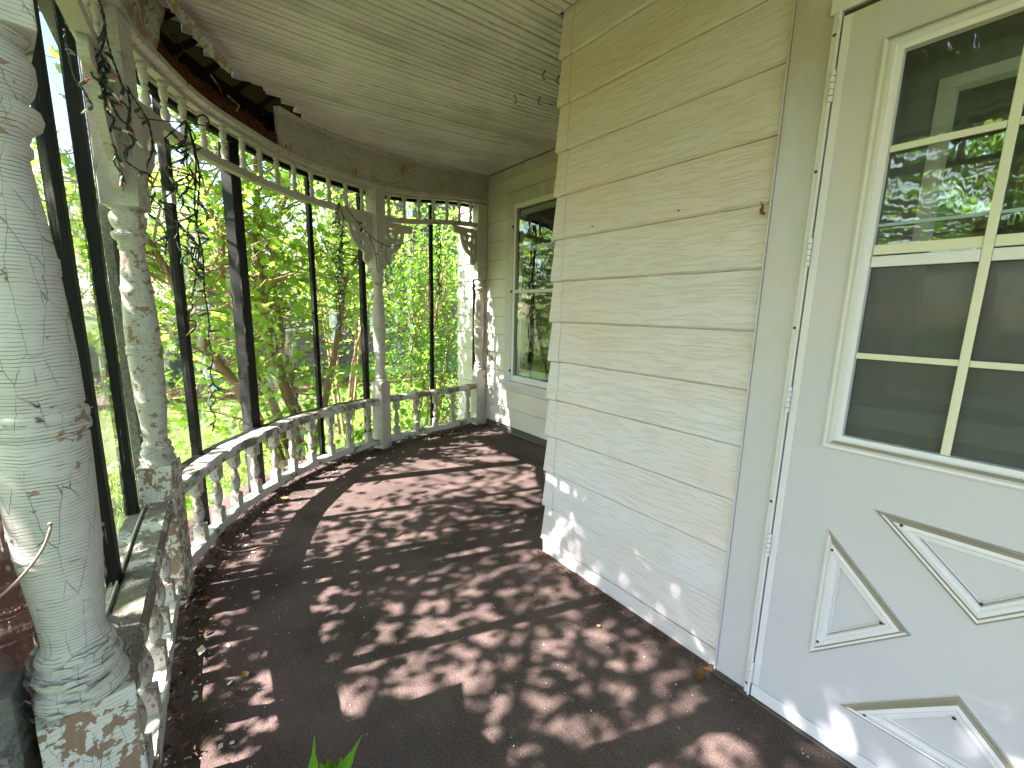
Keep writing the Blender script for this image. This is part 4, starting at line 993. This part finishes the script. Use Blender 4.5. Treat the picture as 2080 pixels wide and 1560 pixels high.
# ================================================================== STRING LIGHTS
def smooth_path(pts, sub=5): return crspline(pts, sub)
def lights(name_label, paths, spacing=.10, seed=1, colours=('bulb_orange', 'bulb_clear', 'bulb_red'), rad=.0022):
    rnd = random.Random(seed); root = thing('string_lights', name_label, 'string lights', paths[0][0], 0, None)
    bm = bmesh.new()
    for p in paths:
        sp = crspline(p, 5); n = len(sp)
        for ph in (0, PI):                     # two twisted wires
            q_ = [];
            for i, v in enumerate(sp):
                a = i*1.9+ph; q_.append(v+Vector((math.cos(a), math.sin(a), math.cos(a*.5)))*rad*1.1)
            tube(q_, rad, 4, bm, cap=False)
        d = 0
        for i in range(1, n):
            d += (sp[i]-sp[i-1]).length
            if d > spacing:
                d = rnd.uniform(-.02, .02); o = bpy.data.objects.new('socket', SOCK); COL.objects.link(o); o.parent = root
                dirv = Vector((rnd.uniform(-1, 1), rnd.uniform(-1, 1), rnd.uniform(-1, .35))).normalized()
                o.matrix_local = Matrix.Translation(sp[i]-Vector(paths[0][0])) @ dirv.to_track_quat('Z', 'Y').to_matrix().to_4x4() @ Matrix.Scale(1.2, 4)
                b = bpy.data.objects.new('bulb', BULBS[rnd.choice(colours)]); COL.objects.link(b); b.parent = o
    put('cord', bm, 'cord_green', root); return root
lt = lathe([(.0022, -.004), (.0042, 0), (.0046, .014), (.0050, .016), (.0050, .021), (.0038, .0215)], 8); SOCK = bpy.data.meshes.new('socket'); lt.to_mesh(SOCK); lt.free(); SOCK.materials.append(MATS['socket_green'])
BULBS = {}
for c in ('bulb_orange', 'bulb_clear', 'bulb_red', 'bulb_green'):
    lt = lathe([(.0030, .0215), (.0036, .026), (.0030, .033), (.0014, .040), (.0002, .0425)], 8); b = bpy.data.meshes.new('bulb'); lt.to_mesh(b); lt.free(); b.materials.append(MATS[c]); BULBS[c] = b
r5 = random.Random(5)
def hang(px0, py0, px1, py1, d, amp, n=12, jy=0):
    out = []
    for i in range(n+1):
        f = i/n; out.append(at(px0+(px1-px0)*f+r5.uniform(-amp, amp), py0+(py1-py0)*f+r5.uniform(-jy, jy), d+r5.uniform(-.03, .03)))
    return out
# on the lit post
pa = [[at(*p) for p in ((118, -20, 1.95), (128, 30, 1.95), (150, 70, 1.98), (185, 100, 2.0), (205, 75, 2.02), (212, 40, 2.05), (205, 10, 2.05), (190, -20, 2.05))],
      [at(*p) for p in ((205, 20, 2.02), (215, 60, 2.03), (205, 100, 2.0), (190, 130, 2.0), (186, 150, 2.0), (200, 165, 2.02), (212, 180, 2.03), (205, 205, 2.05), (190, 213, 2.05), (170, 185, 2.02), (150, 150, 1.98), (135, 90, 1.95), (130, 60, 1.95))],
      [at(*p) for p in ((212, 60, 2.03), (225, 110, 2.06), (240, 150, 2.08), (248, 175, 2.10), (262, 195, 2.12), (262, 250, 2.12), (240, 235, 2.10), (215, 190, 2.06), (218, 225, 2.06), (232, 243, 2.08), (222, 268, 2.08), (220, 285, 2.1), (236, 305, 2.1), (232, 330, 2.1), (245, 350, 2.1), (254, 372, 2.1))],
      [at(*p) for p in ((205, 110, 2.0), (215, 145, 2.03), (205, 165, 2.02), (215, 185, 2.03), (203, 200, 2.02), (225, 190, 2.06), (245, 205, 2.08), (262, 225, 2.1), (258, 260, 2.1), (272, 292, 2.12), (255, 305, 2.12), (255, 325, 2.12), (280, 345, 2.14), (300, 352, 2.16))],
      [at(*p) for p in ((215, 120, 2.04), (200, 130, 2.02), (210, 150, 2.02), (224, 140, 2.04), (212, 125, 2.03), (203, 145, 2.02), (218, 160, 2.03), (208, 175, 2.02), (198, 160, 2.0))]]
lights('tangled string lights with orange and clear bulbs on the upper part of the second post', pa, .075, 3, ('bulb_clear', 'bulb_orange', 'bulb_clear', 'bulb_red', 'bulb_green'))
# big bundle hanging in front of the screen
pb = []
for k in range(4):
    x0 = 372+r5.uniform(-12, 10); pb.append([at(378, 245, 2.50)]+hang(x0+r5.uniform(-45, 20), 285, x0+r5.uniform(-45, 45), 430, 2.50, 22, 8)+hang(x0+r5.uniform(-20, 30), 450, 405+r5.uniform(-14, 18), 560+r5.uniform(-30, 30), 2.50, 17, 6))
pb.append([at(*p) for p in ((380, 250, 2.5), (398, 330, 2.5), (395, 420, 2.5), (405, 500, 2.5), (393, 590, 2.5), (384, 610, 2.5), (392, 622, 2.5), (381, 648, 2.5), (398, 655, 2.5), (392, 675, 2.5))])
pb.append([at(*p) for p in ((382, 250, 2.5), (405, 350, 2.5), (400, 450, 2.5), (412, 520, 2.5), (415, 590, 2.5), (420, 620, 2.5), (425, 660, 2.5), (424, 690, 2.5), (432, 728, 2.5), (427, 755, 2.5), (435, 782, 2.5), (445, 790, 2.5), (430, 800, 2.5), (438, 812, 2.5), (427, 830, 2.5), (437, 845, 2.5), (432, 875, 2.5))])
pb.append([at(*p) for p in ((258, 175, 2.2), (275, 205, 2.25), (300, 245, 2.35), (310, 300, 2.4), (296, 350, 2.4), (315, 390, 2.4), (300, 430, 2.4), (325, 455, 2.42), (338, 480, 2.45), (335, 520, 2.45))])
lights('large dark tangle of string lights hanging in front of the slim black bar', pb, .085, 4, ('bulb_green', 'bulb_green', 'bulb_green', 'bulb_green', 'bulb_clear', 'bulb_orange'))
pc = []
for k in range(4): pc.append([at(690+r5.uniform(-3, 3), 412, 3.62)]+hang(690, 430, 688+r5.uniform(-8, 12), 620, 3.62, 9, 14)+[at(693, 640+k*22, 3.62)])
lights('narrow bundle of string lights hanging left of the middle white post', pc, .08, 6, ('bulb_green', 'bulb_green', 'bulb_green', 'bulb_green', 'bulb_clear', 'bulb_orange'))
pd = []
for k in range(3): pd.append([at(889, 452, 4.2)]+hang(889, 470, 893+r5.uniform(-6, 6), 560+k*25, 4.2, 6, 12)+[at(893, 600+k*8, 4.2)])
lights('smallest bundle of string lights, hanging between the two farthest white posts', pd, .10, 7, ('bulb_green', 'bulb_green', 'bulb_green', 'bulb_green', 'bulb_clear', 'bulb_orange'))
pe = [[at(*p) for p in ((703, 420, 3.62), (735, 462, 3.65), (770, 492, 3.68), (800, 501, 3.75), (830, 490, 3.9), (855, 470, 4.0), (885, 448, 4.1))],
      [at(*p) for p in ((745, 470, 3.66), (762, 510, 3.68), (765, 540, 3.7), (768, 555, 3.7))], [at(*p) for p in ((786, 498, 3.72), (783, 520, 3.72), (790, 540, 3.72), (782, 560, 3.72), (792, 575, 3.72), (815, 540, 3.8), (830, 520, 3.85))]]
lights('sagging strand of string lights looped across the middle white post', pe, .16, 8, ('bulb_green', 'bulb_green', 'bulb_green', 'bulb_green', 'bulb_clear', 'bulb_orange'))
hk = thing('plant_hanger', 'thin black wire arm with a curled ring holding the light tangle', 'wire hook', at(262, 230, 2.3))
put('wire', tube([at(262, 178, 2.25), at(258, 215, 2.27), at(285, 240, 2.33), at(335, 246, 2.42), at(385, 250, 2.5), at(420, 256, 2.55)], .0028, 6), 'dark_metal', hk)
ringp = [at(410+14*math.cos(a), 248-14*math.sin(a), 2.53) for a in np.linspace(-.9, 3.6, 16)]
put('ring', tube(ringp, .0045, 6), 'dark_metal', hk)

# ceiling hooks
def hook(px, py, lab, flip=1):
    p = onz(px, py, 2.68); z = ceilz(p.y)-.004; p = onz(px, py-6, z)
    t = thing('ceiling_hook', lab, 'hook', (p.x, p.y, z), 0, 'dark cup hooks screwed in the ceiling')
    pts = [(0, 0, .004), (0, 0, -.012)]+[(0, flip*.016*(math.cos(a)-0), -.028+.016*math.sin(a)) for a in np.linspace(PI*.45, -PI*.75, 9)]
    put('wire', tube(pts, .0028, 6), 'dark_metal', t, local=True); put('collar', lathe([(.006, -.003), (.006, .0)], 10), 'dark_metal', t, local=True)
hook(1046, 200, 'dark ceiling hook farthest left, beside the cream siding corner', -1); hook(1097, 203, 'dark ceiling hook just right of the leftmost one')
hook(1106, 150, 'dark ceiling hook nearer the camera, above the other two'); hook(1135, 160, 'dark ceiling hook touching the siding corner in view')

# ================================================================== LITTER, TWIGS, SMALL THINGS
def litter(n, mat, name, label, cat, size, band, tmpl, faces, tilt, zt=.03, ts=(S0-.6, S3), kind='stuff', pw=2.2):
    P = []
    for i in range(n):
        t = random.uniform(*ts); o = -.035-abs(random.gauss(0, 1))**1.3*band
        p = PA.off(t, o); h = max(.003, zt*math.exp(-abs(o+.035)/.07)*random.random())
        P.append((p.x, p.y, h+.003))
    P = np.array(P); S = size*(.5+rng.random(len(P))**pw*1.2); o = scatter(name, P, S, rotations(len(P), tilt), tmpl, faces, mat, kind=kind); return tag(o, label, cat)
CURL = [(0, -.5, .0), (.22, -.15, .14), (.18, .25, .16), (0, .6, .05), (-.2, .2, .17), (-.22, -.15, .13), (0, 0, 0)]
CUF = [(6, 0, 1), (6, 1, 2), (6, 2, 3), (6, 3, 4), (6, 4, 5), (6, 5, 0)]
litter(1100, 'litter_leaf', 'leaf_litter', 'dry brown leaf litter heaped on the floor along the balustrade', 'leaf litter', .024, .05, CURL, CUF, .8, .05)
FLK = [(-.5, -.3, 0), (.5, -.35, .05), (.55, .3, .16), (-.4, .35, .04)]
litter(420, 'flake', 'paint_chips', 'white paint chips fallen along the foot of the balustrade', 'paint chips', .011, .11, FLK, [(0, 1, 2), (0, 2, 3)], .35, .02)
# litter along the wall and loose bits over the floor
P = np.stack([rng.random(420)*1.15+.45, WN+.02+np.abs(rng.normal(size=420))*.035, .004+.01*rng.random(420)], 1)
o = scatter('wall_litter', P, .006+.014*rng.random(420)**2, rotations(420, .6), CURL, CUF, 'litter_leaf', kind='stuff'); tag(o, 'fine brown debris on the carpet along the foot of the siding', 'debris')
N = 900; P = np.stack([rng.random(N)*3.6+.2, rng.random(N)*2.6-2.6, np.full(N, .003)], 1); P = P[[PA.off(PA.near(p[0], p[1]), 0).y > p[1]+.1 if True else 0 for p in P]]
P = P[~((P[:, 0] < WC) & (P[:, 1] < WN+.03))]; N = len(P)
o = scatter('floor_crumbs', P, .0025+.004*rng.random(N)**2, rotations(N, .25), FLK, [(0, 1, 2), (0, 2, 3)], 'flake', kind='stuff'); tag(o, 'tiny pale crumbs scattered over the dark carpet', 'crumbs')
def curl_leaf(px, py, size, lab, mat='litter_leaf', rz=0., z=.006, up=0):
    p = onz(px, py, z); bm = bmesh.new(); rows = []
    for i in range(7):
        f = i/6; w = .42*math.sin(PI*min(1, f*1.02+.02))**.8*(1-.2*f); rows.append([bm.verts.new(((f-.5), w*math.sin(a)*1., .16*(1-math.cos(a*1.3))+.10*abs(f-.5)**1.5)) for a in (-1.2, -.6, 0, .6, 1.2)])
    for a, b in zip(rows, rows[1:]):
        for k in range(4): bm.faces.new((a[k], a[k+1], b[k+1], b[k]))
    bmesh.ops.transform(bm, matrix=Matrix.Translation(p) @ Matrix.Rotation(rz, 4, 'Z') @ Matrix.Rotation(up, 4, 'Y') @ Matrix.Scale(size, 4), verts=bm.verts)
    return tag(put('dead_leaf', bm, mat, smooth=True), lab, 'leaf')
simple('dry_tan', (.42, .25, .10), .7, .2); simple('dry_brown', (.17, .075, .03), .8, .1); simple('paint_chip', (.52, .50, .42), .6, .2)
curl_leaf(498, 1371, .035, 'small curled tan leaf lying alone on the carpet', 'dry_tan', .4)
curl_leaf(575, 1015, .07, 'pinkish dry leaf standing in the litter below the curved handrail', 'dry_tan', .9)
curl_leaf(410, 1220, .05, 'brown curled leaf beside the foot of the second post', 'dry_brown', 1.4)
curl_leaf(1420, 1375, .045, 'dark curled leaf in the corner by the door threshold', 'dry_brown', 2.2); curl_leaf(1437, 1362, .035, 'second dark curled leaf against the siding trim near the door', 'dry_brown', .3)
curl_leaf(1112, 1128, .03, 'small brown leaf at the bottom of the siding corner', 'dry_brown', .3)
curl_leaf(1215, 1272, .02, 'thin tan seed husk on the carpet below the siding', 'dry_tan', .9)
def chip(px, py, w, h, lab, rz, up=.3):
    p = onz(px, py, .02); bm = bmesh.new(); box(bm, -w/2, w/2, -h/2, h/2, -.0012, .0012)
    bmesh.ops.subdivide_edges(bm, edges=bm.edges[:], cuts=3, use_grid_fill=True)
    for v in bm.verts: v.co.z += .35*v.co.x**2/w*1.6; v.co.y += random.uniform(-.001, .001)
    bmesh.ops.transform(bm, matrix=Matrix.Translation(p) @ Matrix.Rotation(rz, 4, 'Z') @ Matrix.Rotation(up, 4, 'X'), verts=bm.verts); tag(put('paint_flake', bm, 'paint_chip'), lab, 'paint flake')
chip(428, 1152, .035, .028, 'squarish white paint flake near the second post, farthest from the camera', .5); chip(378, 1298, .045, .028, 'curved white paint flake lying by the near balustrade', .9, .5); chip(410, 1322, .04, .022, 'rolled cream paint flake right of the curved white one', .2, -.4)
chip(350, 1315, .04, .03, 'grey-white paint flake touching the bottom rail of the near balustrade', 1.2, .2)
tw = put('floor_twig', tube(crspline([onz(420, 1095, .06), onz(442, 1112, .03), onz(470, 1121, .012), onz(505, 1117, .012), onz(540, 1108, .02), onz(568, 1106, .012)], 4), [.0035-.00008*k for k in range(21)], 6), 'twig_dry'); tag(tw, 'bent pale twig lying on the carpet at the foot of the curved railing', 'twig')
tw = put('floor_twig', tube([onz(1005, 1042, .006), onz(1022, 1040, .012), onz(1034, 1032, .008)], .003, 5), 'dark_metal'); tag(tw, 'short dark twig on the carpet left of the siding corner', 'twig')
for i, (px, py, a) in enumerate(((1040, 1075, .5), (1290, 1180, 1.2), (1430, 1440, 2.6), (1480, 1490, .3))):
    p = onz(px, py, .004); q_ = p+Vector((math.cos(a), math.sin(a), 0))*.07
    if i < 0: put('x', tube([p, q_], .001, 4), 'twig_dry')
# stem in front of the nearest post
st = put('bare_stem', tube(crspline([at(-30, 1232, .83), at(20, 1195, .83), at(62, 1150, .84), at(90, 1108, .85), at(103, 1072, .85), at(101, 1062, .85)], 4), [.0016, .0016]+[.0019]*17+[.0026, .0024], 8), 'twig_dry', smooth=True); tag(st, 'bare curved brown stem in front of the nearest post', 'twig')
# sprig of maple leaves at the bottom edge
sg = thing('maple_sprig', 'green maple seedling with pointed leaves at the bottom edge', 'seedling', onz(665, 1900, 0))
OUT = [(0, -.30), (.05, -.20), (.16, -.26), (.42, -.30), (.34, -.16), (.62, .0), (.42, .06), (.46, .18), (.30, .14), (.24, .16), (.17, .12), (.165, .30), (.19, .42), (.12, .38), (.10, .50), (.045, .66), (.0, 1.0)]
def big_leaf(tip, basep, W, nrm, lab=None):
    pts = OUT+[(-a, b) for a, b in OUT[::-1][1:-1]]; bm = bmesh.new(); ax = (tip-basep); L = ax.length; ax.normalize(); n_ = Vector(nrm); n_ = (n_-n_.dot(ax)*ax).normalized(); s_ = ax.cross(n_)
    mk = lambda a, b: basep+ax*(b+.3)/1.3*L+s_*a*W*.9+n_*(-.25*abs(a)*W+.05*L*math.sin(b*2))
    c = [bm.verts.new(mk(0, y)) for y in (-.28, 0, .3, .6, .98)]; vs2 = [bm.verts.new(mk(a, b)) for a, b in pts]
    m_ = len(vs2)
    def nearest(v): return min(c, key=lambda q: (q.co-v.co).length)
    for i in range(m_):
        a, b = vs2[i], vs2[(i+1) % m_]; ca, cb = nearest(a), nearest(b)
        try:
            bm.faces.new((a, b, ca))
            if ca is not cb: bm.faces.new((b, cb, ca))
        except ValueError: pass
    o = put('leaf', bm, 'leaf_sprig', sg)
    o.data.attributes.new('tint', 'FLOAT', 'POINT').data.foreach_set('value', [.6]*len(o.data.vertices)); return o
d0 = .90
big_leaf(at(639, 1484, d0), at(632, 1650, d0-.03), .105, (-.6, .1, .8)); big_leaf(at(740, 1488, d0), at(662, 1630, d0-.02), .12, (-.5, .3, .8))
big_leaf(at(600, 1552, d0-.02), at(630, 1650, d0-.05), .06, (-.6, .3, .7)); big_leaf(at(655, 1551, d0-.03), at(640, 1650, d0-.05), .05, (-.8, .1, .6))
root_ = onz(665, 1900, 0)
put('stem', tube(crspline([root_, root_.lerp(at(650, 1700, d0-.04), .6), at(640, 1640, d0-.03)], 5), .0025, 6), 'stem_green', sg); put('stem', tube([at(650, 1700, d0-.04), at(668, 1620, d0-.02)], .0018, 6), 'stem_green', sg)
# dried leaf and specks on the near wall
bm = tube(crspline([(.612, WN+.006, 1.665), (.622, WN+.013, 1.675), (.620, WN+.012, 1.69), (.627, WN+.016, 1.705)], 4), [.002, .004, .006, .0065, .006, .007, .0055, .006, .004, .003, .002, .0015, .001], 5); tag(put('dead_leaf', bm, 'dry_brown'), 'shrivelled brown leaf caught in the siding trim left of the door', 'leaf')
for (px, py, lab) in ((1378, 428, 'tiny black fly on the cream siding'), (1203, 460, 'tiny dark speck low on the cream siding near the corner')):
    r_ = ray(px, py); p = Vector((0, 0, EYE))+r_*((WN+.004)/r_.y); bm = lathe([(.0005, -.005), (.0028, -.002), (.0028, .002), (.0006, .006)], 8); bmesh.ops.transform(bm, matrix=Matrix.Translation(p) @ Matrix.Rotation(R(70), 4, 'Y'), verts=bm.verts); tag(put('insect', bm, 'dark_metal'), lab, 'insect')
# outdoor tap on the window wall
tp_ = thing('wall_bracket', 'small rusty bracket on the house wall beside the farthest post', 'bracket', (4.0, WF, 0.86))
put('arm', tube([(4.02, WF, .90), (4.0, WF+.03, .90), (3.93, WF+.04, .84), (3.90, WF+.01, .80)], .008, 6), 'rust', tp_)
# rust-coloured fabric hanging outside the nearest post
bm = bmesh.new(); g = []
for i in range(18):
    f = i/17; g.append([])
    for j in range(15):
        h = j/14; x_ = .82+f*.62*(1-.10*(1-h)); g[-1].append(bm.verts.new((x_, .330+.018*math.sin(f*15+h*2)+.03*math.sin(f*4), -.1+h*1.15)))
for i in range(17):
    for j in range(14): bm.faces.new((g[i][j], g[i+1][j], g[i+1][j+1], g[i][j+1]))
tag(put('draped_fabric', bm, 'rust_fabric', smooth=True), 'reddish brown fabric hanging outside the nearest post at the left edge', 'fabric')
# lifted paint on the nearest post and on the base blocks
P = []; S = []; MM = []
def peel_ring(cx, cyy, r, z, n, amin, amax, s):
    for i in range(n):
        a = random.uniform(amin, amax); zz = z+random.uniform(-.02, .02); nrm = Vector((math.cos(a), math.sin(a), random.uniform(-.5, .3))).normalized(); tn = Vector((-math.sin(a), math.cos(a), random.uniform(-.2, .2))).normalized(); b = nrm.cross(tn)
        P.append((cx+(r+.0035)*math.cos(a), cyy+(r+.0035)*math.sin(a), zz)); S.append(s*random.uniform(.5, 1.3)); MM.append(np.array([tn, b, nrm]).T)
for z, r in ((.672, .060), (.706, .057), (.735, .051), (1.15, .0595), (.93, .0525)): peel_ring(.972, .196, r, z, 26 if z < .8 else 7, -PI, PI, .020 if z < .8 else .013)
for z, r in ((.672, .060), (.706, .057), (.735, .051), (1.6, .058), (.80, .042)): peel_ring(2.305, .135, r, z, 14, -PI, PI, .016)
FL2 = [(-.6, -.22, 0), (.0, -.25, .06), (.6, -.2, .02), (.55, .2, .18), (.0, .26, .20), (-.5, .2, .12)]
o = scatter('lifted_paint', np.array(P), np.array(S), np.array(MM), FL2, [(0, 1, 5), (1, 4, 5), (1, 2, 4), (2, 3, 4)], 'flake', p0, kind='stuff')

# small paper tag stuck on the slim bar behind the tangle
tg = thing('paper_tag', 'small white paper tag wrapped on the slim black bar behind the light tangle', 'tag', at(338, 398, 2.86))
z_ = tg.location.z; M_ = Matrix.Translation((2.90, .0, 0)) @ Matrix.Rotation(math.atan2(PA.tan(q(2.90, 0)).y, PA.tan(q(2.90, 0)).x), 4, 'Z')
put('label', B(-.0215, .0215, -.0215, .0, z_-.028, z_+.028, M=M_), 'trim_white', tg)
for k in range(5): put('printed_line', B(-.016+k*.007, -.013+k*.007, -.0218, -.0216, z_-.018, z_+.015, M=M_), 'black_paint', tg)
